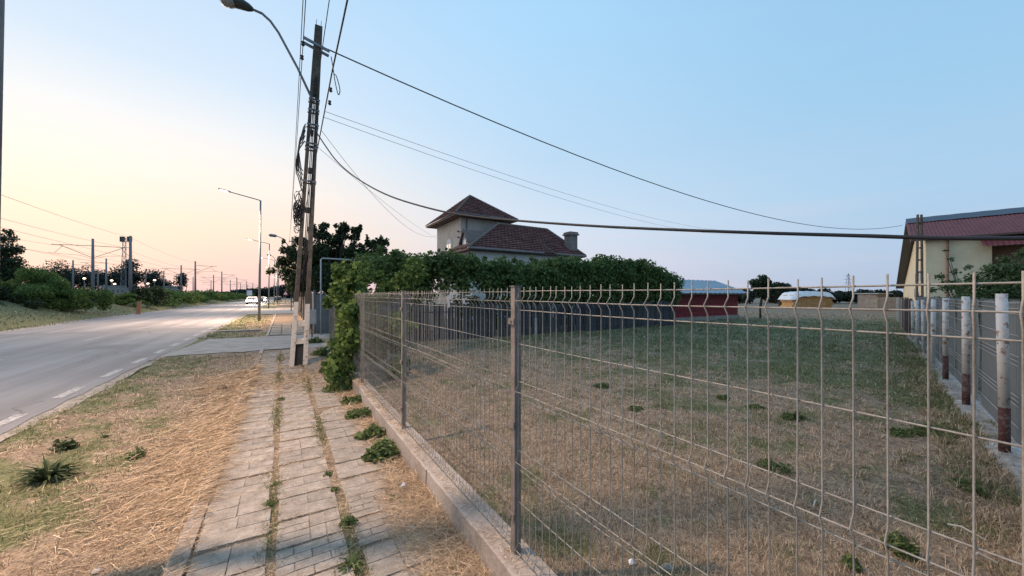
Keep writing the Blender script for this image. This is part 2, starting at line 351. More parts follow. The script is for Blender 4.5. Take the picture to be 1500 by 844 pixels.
def ground_sheet():
    ss = np.concatenate([[-4000, -600, -100, -30, -12], np.arange(-6, 20, .25), np.arange(20, 60, 1.0), np.arange(60, 200, 10), [260, 400, 900, 2200, 5000]])
    tt = np.concatenate([[-5000, -1200, -400, -150, -60, -30, -22, -17.5, -16.8, -15.5, -14, -12.6, -12.2, -11.5, -10.6, -10, -9.8, -9.5, -7, -4, -3.4], np.arange(-3.2, -.5, .15),
                         [-.45, .2, .9, 1.1], np.arange(1.25, 9, .3), np.arange(9, 24, .8), [26, 30, 40, 60, 100, 200, 600, 1800, 5000]])
    A, B = np.meshgrid(ss, tt, indexing='ij'); Zz = gz(A, B)
    Zz = np.where((B > -.62) & (B < 1.2), -.07, Zz)
    V = np.stack([-.5265 * A + .8502 * B, .8502 * A + .5265 * B, Zz], -1).reshape(-1, 3)
    n, m = len(ss), len(tt); f = []
    for i in range(n - 1):
        for j in range(m - 1): f.append((i * m + j, i * m + j + 1, (i + 1) * m + j + 1, (i + 1) * m + j)[::-1])
    mb = MB(); mb.v = V.tolist(); mb.f = f; mb.m = [0] * len(f)
    o = struct(mb.build('ground', M['ground'], smooth=True)); return o
ground_sheet()
def strip(name, mat, fn0, fn1, s_list, z, jag=0.):
    mb = MB(); v = []
    for i, s in enumerate(s_list):
        a, b = fn0(s), fn1(s)
        if jag: a += rnd.uniform(-jag, jag); b += rnd.uniform(-jag, jag)
        v += [S(s, a, z), S(s, b, z)]
    mb.add(v, [(2 * i, 2 * i + 1, 2 * i + 3, 2 * i + 2)[::-1] for i in range(len(s_list) - 1)])
    return struct(mb.build(name, mat))
SL = [-300, -60, -20, -8] + [-6 + .5 * i for i in range(64)] + [26 + 3 * i for i in range(60)] + [230, 300, 500, 1500, 4000]
strip('road_shoulder', M['shoulder'], lambda s: road_left(s) - .7, lambda s: -2.75 if s > 13.5 else -2.82, SL, -.026, .07)
strip('road', M['asphalt'], road_left, lambda s: -3.0, SL, -.018, .03)
for k_, (a_, b_, c_, d_) in enumerate(((24.5, 25.6, -11.0, -3.2), (9.2, 11.6, -8.6, -7.1), (17, 18.2, -5.6, -4.2))):
    n_ = 10; P_ = [(a_ + rnd.uniform(-.06, .06), c_ + (d_ - c_) * i / n_) for i in range(n_ + 1)] + [(b_ + rnd.uniform(-.06, .06), d_ + (c_ - d_) * i / n_) for i in range(n_ + 1)]
    mb = MB(); mb.add([S(a, b, -.0155) for a, b in P_], [tuple(range(len(P_)))]); struct(mb.build('road_patch', M['patch']))
# worn dashes: edge line and centre line
mb = MB()
def dash(s0, s1, t0, t1, nick=0.):
    n = 6; q = []
    for i in range(n + 1):
        s = s0 + (s1 - s0) * i / n; q += [S(s, t0 + rnd.uniform(-1, 1) * nick, -.0135), S(s, t1 + rnd.uniform(-1, 1) * nick, -.0135)]
    o = MB(); o.add([tuple(np.array(p) - np.array(S(s0, t0, 0))) for p in q], [(2 * i, 2 * i + 1, 2 * i + 3, 2 * i + 2)[::-1] for i in range(n)])
    ob = o.build('road_marking', M['marking']); ob.location = S(s0, t0, 0); struct(ob); return ob
s = 1.78
k = 0
while s < 60:
    dash(s + rnd.uniform(0, .06), s + 1.0 - rnd.uniform(0, .12), -3.29, -3.145, .012); s += 1.87; k += 1
for a, b in ((6.6, 9.0), (14.2, 15.6), (20.5, 22.0), (21.9 + 9.2, 33.5), (41, 43.5), (52, 55)): dash(a, b, -6.47, -6.33, .008)
# driveways crossing the verge and the sidewalk
def patch(name, mat, pts, z):
    mb = MB(); mb.add([S(a, b, z) for a, b in pts], [tuple(range(len(pts)))]); return struct(mb.build(name, mat))
def jagged(s0, s1, t0, t1, j=.12, n=14):
    p = []
    for i in range(n): p.append((s0 + rnd.uniform(-j, j), t0 + (t1 - t0) * i / n))
    for i in range(3): p.append((s0 + (s1 - s0) * i / 3, t1))
    for i in range(n): p.append((s1 + rnd.uniform(-j, j), t1 + (t0 - t1) * i / n))
    return p
patch('driveway', M['drive'], jagged(13.7, 18.3, -2.9, 3.5), .016)
patch('driveway', M['drive'], jagged(40.5, 56, -2.9, 1.2, .3), .016)
mb = MB(); mb.sbox(22.5, 22.8, -2.9, -.9, -.1, -.01); struct(mb.build('culvert_edge', M['plinth']))
patch('sidewalk_bed', M['soil'], [(-3, -.50), (13.6, -.50), (13.6, 1.06), (-3, 1.06)], .017)
patch('sidewalk_bed', M['soil'], [(18.2, -.6), (90, -.6), (90, 1.1), (18.2, 1.1)], -.008)
# ---- sidewalk: scored concrete slabs, each its own piece
walk = struct(bpy.data.objects.new('sidewalk', None)); COL.objects.link(walk); walk.location = S(0, 0, 0); walk.rotation_euler = (0, 0, ROT)
def slab_mesh(wd, ln, kind):
    mb = MB(); h = .028
    mb.box(0, ln, 0, wd, -.05, h - .009)                                  # bed of the slab; bricks scored on top stand proud
    g = .0035
    if kind == 0:      # basket of 2x1 bricks in rows
        for r in range(4):
            cuts = [0, .5, 1] if r % 2 == 0 else [0, .25, .75, 1]
            for a, b in zip(cuts[:-1], cuts[1:]):
                mb.box(ln * r / 4 + g, ln * (r + 1) / 4 - g, wd * a + g, wd * b - g, h - .009, h + rnd.uniform(-.001, .001))
    elif kind == 1:
        for a, b, c, d in ((0, .5, 0, .25), (0, .5, .25, .5), (.5, 1, 0, .5), (0, .25, .5, 1), (.25, .5, .5, 1), (.5, .75, .5, 1), (.75, 1, .5, 1)):
            mb.box(ln * a + g, ln * b - g, wd * c + g, wd * d - g, h - .009, h + rnd.uniform(-.001, .001))
    elif kind == 3:
        for a, b, c, d in ((0, .5, 0, 1), (.5, 1, 0, .5), (.5, 1, .5, 1)): mb.box(ln * a + g * .5, ln * b - g * .5, wd * c + g * .5, wd * d - g * .5, h - .009, h + rnd.uniform(-.0015, .0015))
    else:
        for a, b, c, d in ((0, 1, 0, .5), (0, .5, .5, 1), (.5, 1, .5, 1)):
            mb.box(ln * a + g, ln * b - g, wd * c + g, wd * d - g, h - .009, h + rnd.uniform(-.001, .001))
    me = bpy.data.meshes.new('slab'); me.from_pydata(mb.v, [], mb.f); me.materials.append(M['slab']); return me
SLW, SLL = .405, .333
slabs = [slab_mesh(SLW, SLL, k) for k in (0, 1, 3, 2, 3, 3)]
for ci, t0 in enumerate((-.497, -.035, .432)):
    s = -1.5 + ci * .11
    while s < 26:
        if not (13.3 < s + SLL and s < 18.4) and not (9.7 < s < 10.7 and ci == 1 and False):
            o = place('slab', slabs[rnd.choice((0, 1, 2, 3, 0)) if s < 3.1 else rnd.choice((2, 3, 4, 5, 4, 5))], walk, (s + rnd.uniform(-.009, .009), -(t0 + SLW) + rnd.uniform(-.008, .008), rnd.uniform(-.008, .006)))
            o.rotation_euler = (rnd.uniform(-.014, .014), rnd.uniform(-.02, .02), rnd.uniform(-.02, .02))
        s += SLL + .022
kb = MB(); kb.box(0, .985, 0, .095, -.12, .03)
km = bpy.data.meshes.new('kerb_stone'); km.from_pydata(kb.v, [], kb.f); km.materials.append(M['kerb'])
s = -2
while s < 13.2:
    place('kerb_stone', km, walk, (s, .515, rnd.uniform(-.004, .006)), rnd.uniform(-.006, .006)); s += 1.0
s = 18.4
while s < 42: place('kerb_stone', km, walk, (s, .53, .0), 0); s += 1.0
# ---------------------------------------------------------------- grass, straw (numpy blades, denser where they show larger)
def mesh_np(name, V, fsize, nf_per, mats, n):
    """V: (n, k, 3); nf_per: list of index tuples in one element"""
    k = V.shape[1]; me = bpy.data.meshes.new(name)
    idx = np.concatenate([np.array(f, dtype=np.int64) for f in nf_per]); tot = [len(f) for f in nf_per]
    loops = (np.arange(n)[:, None] * k + idx[None, :]).ravel()
    me.vertices.add(n * k); me.vertices.foreach_set('co', V.reshape(-1).astype(np.float32))
    me.loops.add(len(loops)); me.loops.foreach_set('vertex_index', loops.astype(np.int32))
    lt = np.tile(tot, n); ls = np.concatenate([[0], np.cumsum(lt)[:-1]])
    me.polygons.add(len(lt)); me.polygons.foreach_set('loop_start', ls.astype(np.int32)); me.polygons.foreach_set('loop_total', lt.astype(np.int32))
    me.materials.append(mats); me.update(calc_edges=True); me.validate(); return me
rg = np.random.default_rng(5)
def st_of(x, y): return -.5265 * x + .8502 * y, .8502 * x + .5265 * y
def polar(n, r0, r1, a0=-66, a1=66):
    r = np.exp(rg.uniform(math.log(r0), math.log(r1), n)); a = np.radians(rg.uniform(a0, a1, n))
    return r * np.sin(a), r * np.cos(a), r
def blades(x, y, z, length, width, pitch, yaw, curl=.4):
    n = len(x); d = np.stack([np.cos(yaw) * np.cos(pitch), np.sin(yaw) * np.cos(pitch), np.sin(pitch)], -1)
    p2 = pitch - curl; d2 = np.stack([np.cos(yaw) * np.cos(p2), np.sin(yaw) * np.cos(p2), np.sin(p2)], -1)
    a = rg.uniform(0, 2 * np.pi, n); side = np.stack([-np.sin(yaw), np.cos(yaw), np.zeros(n)], -1)
    upv = np.cross(d, side); side = side * np.cos(a)[:, None] * 1 + upv * np.sin(a)[:, None] * .6
    b = np.stack([x, y, z], -1); m = b + d * (length * .55)[:, None]; tip = m + d2 * (length * .5)[:, None]
    wv = side * (width / 2)[:, None]
    V = np.stack([b - wv, b + wv, m - wv * .8, m + wv * .8, tip], 1)
    V[:, :, 2] = np.maximum(V[:, :, 2], (z - .004)[:, None]); return V
BF = [(0, 1, 3, 2), (2, 3, 4)]
def stuff_mesh(name, V, mat, parent=None, faces=BF):
    me = mesh_np(name, V, 0, faces, mat, len(V)); o = bpy.data.objects.new(name, me); COL.objects.link(o)
    if parent is not None: o.parent = parent
    o['kind'] = 'stuff'; return o
def green_np(s, t):
    return np.sin(s * 1.1 + 2 * np.sin(t * .9)) * np.sin(t * 1.4 + 1.3 * np.sin(s * .7)) * .5 + .5
# street lawn
def lawn(name, label, n, r0, r1, maskf, lh, wk=.0011, lying=.7, a0=-66, a1=66, mat='blade', zoff=0., wmin=.0022, yawf=None):
    x, y, r = polar(n, r0, r1, a0, a1); s, t = st_of(x, y); k = maskf(s, t); x, y, r, s, t = x[k], y[k], r[k], s[k], t[k]; n = len(x)
    dn = .5 + .5 * np.sin(s * 1.9 + 2.2 * np.sin(t * 1.3)) * np.sin(t * 2.1 + 1.7 * np.sin(s * 1.1)); k = rg.random(n) < .30 + .85 * dn; x, y, r, s, t = x[k], y[k], r[k], s[k], t[k]; n = len(x)
    z = gz(s, t) + zoff - .003
    ly = rg.random(n) < lying
    ln = rg.uniform(lh[0], lh[1], n) * np.where(ly, 1.6, 1.0); ln *= np.clip(r / 7, 1, 2.2)
    pitch = np.where(ly, rg.uniform(.04, .38, n), rg.uniform(.7, 1.45, n))
    yaw = rg.uniform(0, 2 * np.pi, n) if yawf is None else yawf(n)
    V = blades(x, y, z, ln, np.maximum(wmin, r * wk) * rg.uniform(.7, 1.3, n), pitch, yaw, rg.uniform(.1, .7, n))
    o = stuff_mesh(name, V, M[mat]); tag(o, label, 'grass'); return o
ds = lambda s: ((s > 13.5) & (s < 18.5)) | ((s > 40) & (s < 57)) | ((s > 22.3) & (s < 22.9))
lawn('verge_grass', 'dry mown grass with green patches between the road edge and the sidewalk kerb', 210000, 2.0, 45,
     lambda s, t: (t < -.64 + .0 * s) & (t > -2.95 + .12 * np.sin(s * 3.1)) & ~ds(s) & (s > -4), (.022, .06), lying=.72, a0=-66, a1=-20)
lawn('lot_grass', 'dry brown and green grass filling the fenced vacant lot', 430000, 1.6, 45,
     lambda s, t: (t > 1.26) & (s < 30) & (t < 50) & (s < 12.9 + 0 * t) | ((t > 19) & (s < 40) & (s >= 12.9)), (.022, .065), lying=.55, a0=-40, a1=60)
lawn('far_verge_grass', 'rough green grass on the bank across the road below the railway', 90000, 14, 150,
     lambda s, t: (t > -17) & (t < -10.4 - .9 * (s > 18) - .6 * (s > 36)), (.025, .07), lying=.3, a0=-66, a1=-28, wk=.0013)
def tufts(name, label, nc, per, r0, r1, a0, a1, maskf, h0, h1, rad):
    x, y, r = polar(nc, r0, r1, a0, a1); s, t = st_of(x, y); k = maskf(s, t); x, y, r = x[k], y[k], r[k]; m = len(x); big = rg.uniform(.4, 1., m) ** 1.5
    cx = np.repeat(x, per); cy = np.repeat(y, per); cr = np.repeat(r, per); cb = np.repeat(big, per); n = m * per
    yw = rg.uniform(0, 2 * np.pi, n); q = np.sqrt(rg.random(n)) * rad * cb * np.clip(cr / 5, .8, 3); X = cx + np.cos(yw) * q; Y = cy + np.sin(yw) * q; ss, tt = st_of(X, Y)
    V = blades(X, Y, gz(ss, tt) - .003, rg.uniform(h0, h1, n) * cb * np.clip(cr / 8, 1, 1.8), np.maximum(.0025, cr * .0011), rg.uniform(.55, 1.45, n), yw + rg.normal(0, .6, n), rg.uniform(.1, .8, n))
    tag(stuff_mesh(name, V, M['blade']), label, 'grass')
tufts('lot_tufts', 'uneven taller tufts of dry and green grass standing in the vacant lot', 6500, 20, 1.7, 30, -40, 60, lambda s, t: (t > 1.3) & ((s < 12.8) | (t > 19.5)), .05, .13, .06)
tufts('plinth_tufts', 'ragged taller grass left uncut along the foot of the side fence', 5000, 16, 3, 26, 38, 56, lambda s, t: (np.abs((-.711) * ((-.5265 * s + .8502 * t) - 5.2) + .703 * ((.8502 * s + .5265 * t) - 3.9) - .28) < .2), .07, .16, .06)
tufts('verge_tufts', 'short green and dry tufts standing in the mown grass beside the road', 1900, 18, 2.2, 30, -66, -20, lambda s, t: (t < -.8) & (t > -2.85) & ~ds(s) & (s > -2), .03, .09, .05)
# loose hay: raked on the slope beside the kerb, piled by the plinth, litter on slabs and on the plinth
def hay(name, label, s, t, z, l0, l1, yaw=None, pr=.35, wmul=1.):
    n = len(s); x = -.5265 * s + .8502 * t; y = .8502 * s + .5265 * t; r = np.hypot(x, y)
    yw = rg.uniform(0, 2 * np.pi, n) if yaw is None else yaw
    V = blades(x, y, z, rg.uniform(l0, l1, n), np.maximum(.0024, r * .0009) * rg.uniform(.6, 1.3, n) * wmul, rg.uniform(-.05, pr, n), yw, rg.uniform(-.1, .6, n))
    o = stuff_mesh(name, V, M['straw']); tag(o, label, 'straw'); return o
n = 36000; s_ = np.abs(rg.normal(0, 1, n)) * 0 + rg.uniform(.3, 10.5, n) ** 1.0; t_ = -.55 - np.abs(rg.normal(0, .38, n)); z_ = np.where(t_ > -.625, .03, gz(s_, t_)) + rg.uniform(0, .035, n)
k = (rg.random(n) < .35 + .65 * (np.sin(s_ * 1.3 + 1) > -.3)) & (t_ > -2.3)
hay('raked_straw', 'pale cut straw raked along the slope left of the sidewalk kerb', s_[k], t_[k], z_[k], .07, .26, rg.normal(.35, .7, n)[k] + 0)
n = 30000; s_ = .2 + 9.3 * rg.random(n) ** 1.5; t_ = rg.uniform(.66, 1.045, n); t_ = np.where(s_ < 3.2, t_, np.maximum(t_, .82)); hgt = np.clip((t_ - .66) / .4, 0, 1)
k = (rg.random(n) < np.where(s_ < 3.4, 1., .35)); z_ = .012 + rg.uniform(0, 1, n) * .055 * hgt * (s_ < 3.4) + .01
hay('straw_heap', 'heap of dry cut straw lying against the concrete base of the street fence', s_[k], t_[k], z_[k], .05, .20, None, .5)
n = 5200; s_ = rg.uniform(.2, 8, n); t_ = rg.uniform(1.065, 1.22, n); k = rg.random(n) < .45 + .5 * np.sin(s_ * 4) ** 2
hay('plinth_straw', 'straw litter scattered on top of the street fence plinth', s_[k], t_[k], np.full(n, .204)[k], .02, .08, None, .2)
n = 52000; s_ = .3 + 12.7 * rg.random(n) ** 1.3; t_ = rg.uniform(-.62, .9, n); ci_ = np.clip(((t_ + .50) / .465).astype(int), 0, 2); row = np.abs((s_ + 1.5 - .11 * ci_ + .011 + .355 * .5) % .355 - .355 * .5) < .045
jt = (np.abs(t_ + .065) < .055) | (np.abs(t_ - .40) < .055) | (t_ > .74 + .08 * np.sin(s_ * 3)) | (t_ < -.46)
k = (rg.random(n) < np.where(jt, .9, np.where(row, .8, .10)))
hay('walk_litter', 'straw litter caught in the joints between the sidewalk slabs', s_[k], t_[k], rg.uniform(.022, .042, n)[k], .02, .10, None, .2, .75)
n = 2600; s_ = rg.normal(8.6, .5, n); t_ = rg.normal(.1, .5, n); k = (t_ > -.7) & (t_ < .85)
hay('reddish_straw', 'reddish dead leaves and straw around the foot of the leaning pole', s_[k], t_[k], np.full(n, .032)[k], .03, .12, None, .3, 1.2)
# ---------------------------------------------------------------- leaves
def leaf_points(blobs, n, shell=.45):
    wts = np.array([b[3] * b[4] * b[5] for b in blobs]) ** .75; wts = wts / wts.sum(); ci = rg.choice(len(blobs), n, p=wts); B = np.array(blobs)[ci]
    d = rg.normal(size=(n, 3)); d /= np.linalg.norm(d, axis=1)[:, None]; r = rg.random(n) ** shell
    return B[:, :3] + d * r[:, None] * B[:, 3:6], d
def leaves(name, pts, nrm, size, mat, parent=None, shape='leaf', loc=(0, 0, 0), align=.55, drop=0.):
    n = len(pts); a = nrm * align + rg.normal(size=(n, 3)) * .6; a[:, 2] += .25; a /= np.linalg.norm(a, axis=1)[:, None]
    u = np.cross(a, rg.normal(size=(n, 3))); u /= np.linalg.norm(u, axis=1)[:, None]; v = np.cross(a, u)
    sz = (rg.uniform(.6, 1.25, n) * size)[:, None]; p = pts - np.array(loc)
    if shape == 'leaf':      # broad leaf folded along its middle
        V = np.stack([p - v * sz * .5, p + u * sz * .42 - v * sz * .1 + a * sz * .10, p + u * sz * .25 + v * sz * .33, p + v * sz * .55, p - u * sz * .25 + v * sz * .33, p - u * sz * .42 - v * sz * .1 + a * sz * .10], 1)
        fs = [(0, 1, 2, 3), (0, 3, 4, 5)]
    else:
        V = np.stack([p - v * sz * .5, p + u * sz * .3, p + v * sz * .5, p - u * sz * .3], 1); fs = [(0, 1, 2, 3)]
    me = mesh_np(name, V, 0, fs, M[mat], n); o = bpy.data.objects.new(name, me); COL.objects.link(o)
    if parent is not None: o.parent = parent
    o['kind'] = 'stuff'; return o
def blob_cloud(c, rad, k, sub, seed, squash=1.):
    q = random.Random(seed); out = []
    for i in range(k):
        d = Vector((q.gauss(0, 1), q.gauss(0, 1), q.gauss(0, 1))).normalized() * (q.random() ** .4)
        r = sub * q.uniform(.6, 1.35)
        out.append((c[0] + d.x * rad[0] * .8, c[1] + d.y * rad[1] * .8, c[2] + d.z * rad[2] * .8, r, r, r * squash))
    return out
def tree(name, label, cat, base, h, crown_c, rad, n, size, mat, k=24, sub=None, trunk_r=.12, seed=1, group=None, shape='leaf', limbs=5, shell=.5, trunkmat=None):
    t = thing(name, label, cat, base, 0, group); q = random.Random(seed)
    sub = sub or min(rad) * .42
    bl = blob_cloud(crown_c, rad, k, sub, seed)
    mb = MB(); top = Vector(crown_c) + Vector((0, 0, rad[2] * .5)); b = Vector(base); mb.tube([b - Vector((0, 0, .15)), b.lerp(top, .35) + Vector((q.uniform(-.1, .1), 0, 0)), b.lerp(top, .7), top], [trunk_r * 1.3, trunk_r, trunk_r * .6, trunk_r * .15], 8)
    mb.build('trunk', trunkmat or M['wood_bark'], t, True)
    if limbs:
        mb = MB()
        for i in range(limbs):
            e2 = Vector(bl[i % len(bl)][:3]); s0 = b.lerp(top, q.uniform(.25, .6)); mb.tube([s0, s0.lerp(e2, .5) + Vector((0, 0, .1 * h * q.random())), e2], [trunk_r * .5, trunk_r * .3, trunk_r * .08], 6)
        mb.build('branch', trunkmat or M['wood_bark'], t, True)['kind'] = 'stuff'
    p, d = leaf_points(bl, n, shell); leaves('crown', p, d, size, mat, t, shape, base)
    return t
# ---------------------------------------------------------------- street fence of welded mesh
ZV = [(1.746, 0), (1.694, 0), (1.667, .021), (1.637, 0), (1.18, 0), (1.148, .021), (1.118, 0), (.775, 0), (.735, .021), (.70, 0), (.262, 0), (.232, .021), (.206, 0)]
def vwire_mesh(zv, n=5, r=.0022):
    mb = MB(); mb.tube([(0, y, z) for z, y in zv], r, n); me = bpy.data.meshes.new('vertical_wire'); me.from_pydata(mb.v, [], mb.f); me.materials.append(M['galv'])
    me.polygons.foreach_set('use_smooth', [True] * len(mb.f)); return me
HZ = [(1.722, -.0055), (1.667, .015), (1.613, -.0055), (1.42, -.0055), (1.204, -.0055), (1.148, .015), (1.108, -.0055), (.80, -.0055), (.735, .015), (.69, -.0055), (.504, -.0055), (.27, -.0055), (.232, .015)]
fence = thing('mesh_fence', 'galvanised welded wire mesh fence between the sidewalk and the vacant lot', 'fence', S(0, 1.156, 0), ROT)
vm_ = vwire_mesh(ZV)
POSTS = [-.72, 1.83, 4.20, 6.76, 9.25, 11.75]
pm = MB()
pm.box(-.021, .021, -.026, .018, .19, 1.752)
pm.box(-.027, .027, -.029, .025, 1.752, 1.757)
pm.box(.0215, .026, -.010, .006, .2, 1.74)
for zc in (.42, .95, 1.55): pm.box(-.03, .03, .0225, .031, zc - .018, zc + .018)
pm.tube([(0, .031, 1.55), (0, .039, 1.55)], .007, 6); pm.tube([(0, .031, .42), (0, .039, .42)], .007, 6)
pme = bpy.data.meshes.new('post'); pme.from_pydata(pm.v, [], pm.f); pme.materials.append(M['post'])
for s0 in POSTS: place('post', pme, fence, (s0, 0, 0))
for a, b in zip(POSTS[:-1], POSTS[1:]):
    if a < 0: a0 = a
    n = 40; ln = b - a; pn = bpy.data.objects.new('mesh_panel', None); COL.objects.link(pn); pn.parent = fence; pn.location = (a, 0, 0); n = round(ln / .059)
    for zz, yy in HZ:
        hb = MB(); q = []
        for i in range(13):
            f = i / 12; q.append((.02 + (ln - .04) * f, yy, zz + .0025 * math.sin(f * 9 + zz * 7)))
        hb.tube(q, .0024, 5); hb.build('horizontal_wire', M['galv'], pn, True, True)
    for i in range(n):
        x = ln * (i + .5) / n
        if abs(x) < .02: continue
        o = place('vertical_wire', vm_, pn, (x, 0, rnd.uniform(-.003, .003))); o.rotation_euler = (rnd.uniform(-.003, .003), rnd.uniform(-.003, .003), rnd.uniform(-.08, .08))
# concrete plinth with streaks, in cast lengths
pl = thing('fence_plinth', 'long low concrete plinth under the wire mesh street fence', 'low wall', S(0, 1.156, 0), ROT)
for i, (a, b) in enumerate(((-2, .62), (.625, 3.1), (3.105, 5.5), (5.505, 8.0), (8.005, 10.5), (10.505, 13.0))):
    mb = MB(); n = 14
    vs = []; fs = []
    for j in range(n + 1):
        x = a + (b - a) * j / n; jx = rnd.uniform(-.004, .004); jz = rnd.uniform(-.005, .003)
        vs += [(x, .112 + jx, -.1), (x, .106 + jx, .192 + jz), (x, .094, .2 + jz), (x, -.094, .2 + jz), (x, -.10 + jx, .19), (x, -.105, -.1)]
    for j in range(n):
        for q in range(5): fs.append((j * 6 + q, j * 6 + q + 1, j * 6 + q + 7, j * 6 + q + 6))
    fs += [tuple(range(6))[::-1], tuple(n * 6 + q for q in range(6))]
    mb.add(vs, fs); mb.build('plinth_length', M['plinth'], pl, False, True)
# ---------------------------------------------------------------- lamp posts with lit heads (2 m arm over the road)
def lamp_post():
    t = thing('street_lamp', '', 'street lamp', (0, 0, 0), ROT)
    mb = MB(); mb.tube([(0, 0, -.1), (0, 0, 8.45)], [.085, .05], 12); mb.build('pole', M['lampsteel'], t, True)
    mb = MB(); mb.box(-.13, .13, -.13, .13, -.16, -.075); mb.build('base_plate', M['lampsteel'], t)
    mb = MB(); mb.box(-.09, -.082, -.05, .05, .6, 1.0); mb.build('access_door', M['lampsteel'], t)
    mb = MB(); mb.tube([(0, 0, 8.42), (0, .12, 8.47), (0, 1.75, 8.78)], [.036, .034, .03], 8); mb.build('arm', M['lampsteel'], t, True)
    mb = MB()
    mb.hexa([(-.10, 1.7, 8.75), (.10, 1.7, 8.75), (.15, 2.35, 8.86), (-.15, 2.35, 8.86), (-.07, 1.7, 8.82), (.07, 1.7, 8.82), (.12, 2.33, 8.93), (-.12, 2.33, 8.93)])
    h = mb.build('lamp_head', M['lampsteel'], t)
    mb = MB(); mb.hexa([(-.10, 1.85, 8.755), (.10, 1.85, 8.755), (.125, 2.28, 8.825), (-.125, 2.28, 8.825), (-.10, 1.85, 8.774), (.10, 1.85, 8.774), (.125, 2.28, 8.846), (-.125, 2.28, 8.846)])
    mb.build('lit_panel', M['lamp_on'], h)
    return t
lp = lamp_post()
LAB = ['tall grey street lamp post cut off by the left edge of the photo', 'nearest full street lamp, standing in the grass patch left of the leaning pole',
       'second full street lamp along the road, just right of the nearest one', 'third full street lamp along the road, past the bright second lamp',
       'fourth street lamp in the row shrinking down the road', 'fifth street lamp in the row, small beside the far sign', 'sixth street lamp, tiny at the far end of the row']
def lamp_light(s, t):
    l = bpy.data.lights.new('street_lamp_light', 'AREA'); l.shape = 'DISK'; l.size = .3; l.energy = LAMP_W; l.spread = R(132); l.color = (1, .70, .50)
    o = bpy.data.objects.new('street_lamp_light', l); COL.objects.link(o); return o
for i in range(7):
    o = lp if i == 0 else copy_tree(lp)
    s = [3.47, 31.6, 57.5, 84, 111, 139, 167][i]; t = [-1.53, -1.45, -1.62, -1.5, -1.5, -1.5, -1.5][i]
    if i == 0: loc = (-3.165, 2.155, -.03)
    else: loc = S(s, t, -.03)
    o.location = loc; o.rotation_euler = (0, 0, ROT)
    o.rotation_mode = 'QUATERNION'
    o.rotation_quaternion = Matrix.Rotation(.026 if i == 0 else .012, 3, 'Y').to_quaternion() @ Matrix.Rotation(ROT - (.40 if i == 0 else 0), 3, 'Z').to_quaternion()
    o['label'] = LAB[i]; o['group'] = 'street lamps along the road'; o['category'] = 'street lamp'
    if i < 5:
        l = lamp_light(s, t); l.parent = o; l.location = (0, 2.08, 8.74); l['kind'] = 'structure'
# ---------------------------------------------------------------- leaning concrete pole (two legs, rungs, solid head)
PB = Vector((-5.14, 8.88, 0)); PT = Vector((-4.65, 8.88, 8.15)); AX = (PT - PB).normalized(); WX = Vector((.8502, .5265, 0)); DX = Vector((-.5265, .8502, 0))
def PQ(w, d, z): return PB + AX * (z / AX.z) + WX * w + DX * d
def hw(z): return .185 - .105 * z / 8.15
def hd(z): return .11 - .03 * z / 8.15
pole = thing('concrete_pole', 'leaning two-legged concrete power pole with whitewashed foot on the sidewalk', 'power pole', tuple(PB))
def pseg(mb, w0a, w1a, w0b, w1b, za, zb, dm=1.):
    q = []
    for z, a, b in ((za, w0a, w1a), (zb, w0b, w1b)):
        d = hd(z) * dm; q += [PQ(a, -d, z), PQ(b, -d, z), PQ(b, d, z), PQ(a, d, z)]
    mb.hexa(q)
def leg(sg, za, zb, name, mat, n=6):
    mb = MB()
    for i in range(n):
        a = za + (zb - za) * i / n; b = za + (zb - za) * (i + 1) / n; ta = .095 - .004 * a; tb = .095 - .004 * b
        if sg < 0: pseg(mb, -hw(a), -hw(a) + ta, -hw(b), -hw(b) + tb, a, b)
        else: pseg(mb, hw(a) - ta, hw(a), hw(b) - tb, hw(b), a, b)
    mb.build(name, mat, pole)
leg(-1, -.1, 1.55, 'whitewashed_leg', M['polewhite'], 3); leg(1, -.1, 1.5, 'whitewashed_leg', M['polewhite'], 3)
leg(-1, 1.551, 6.5, 'leg', M['poleconc']); leg(1, 1.501, 6.5, 'leg', M['poleconc'])
for z, m_ in ((.60, 'polewhite'), (1.02, 'polewhite'), (1.72, 'poleconc'), (2.72, 'poleconc'), (3.75, 'poleconc'), (4.7, 'poleconc'), (5.6, 'poleconc')):
    mb = MB(); a = z - .055; b = z + .055; w_ = hw(z) - .085; pseg(mb, -w_, w_, -w_, w_, a, b, .8); mb.build('rung', M[m_], pole)
mb = MB(); w_ = hw(.2) - .088; pseg(mb, -w_, w_, -w_, w_, -.05, .54, .25); mb.build('recess_web', M['darkmetal'], pole)
mb = MB(); pseg(mb, -hw(6.5), hw(6.5), -hw(8.15), hw(8.15), 6.501, 8.15); mb.build('pole_head', M['poleconc'], pole)
mb = MB()
for dx in (-.05, .05): mb.tube([PQ(dx, 0, 8.1), PQ(dx, 0, 8.32)], .006, 5)
mb.build('rebar_stub', M['darkmetal'], pole)
mb = MB(); mb.beam(PQ(-.30, -.10, 7.74), PQ(.26, -.10, 7.60), .035, .06); mb.beam(PQ(-.30, .10, 7.74), PQ(.26, .10, 7.60), .035, .06)
mb.build('cross_bracket', M['lampsteel'], pole)
def ring(mb, z, pad=.012, h=.04):
    w_ = hw(z) + pad; d = hd(z) + pad
    for a, b, c, e_ in ((-w_, w_, -d - .004, -d), (-w_, w_, d, d + .004), (-w_ - .004, -w_, -d, d), (w_, w_ + .004, -d, d)):
        mb.hexa([PQ(a, c, z), PQ(b, c, z), PQ(b, e_, z), PQ(a, e_, z), PQ(a, c, z + h), PQ(b, c, z + h), PQ(b, e_, z + h), PQ(a, e_, z + h)])
for z in (6.35, 6.1, 5.75, 5.3, 5.2, 4.4): mb = MB(); ring(mb, z); mb.build('steel_band', M['lampsteel'], pole)
mb = MB(); q = random.Random(3)
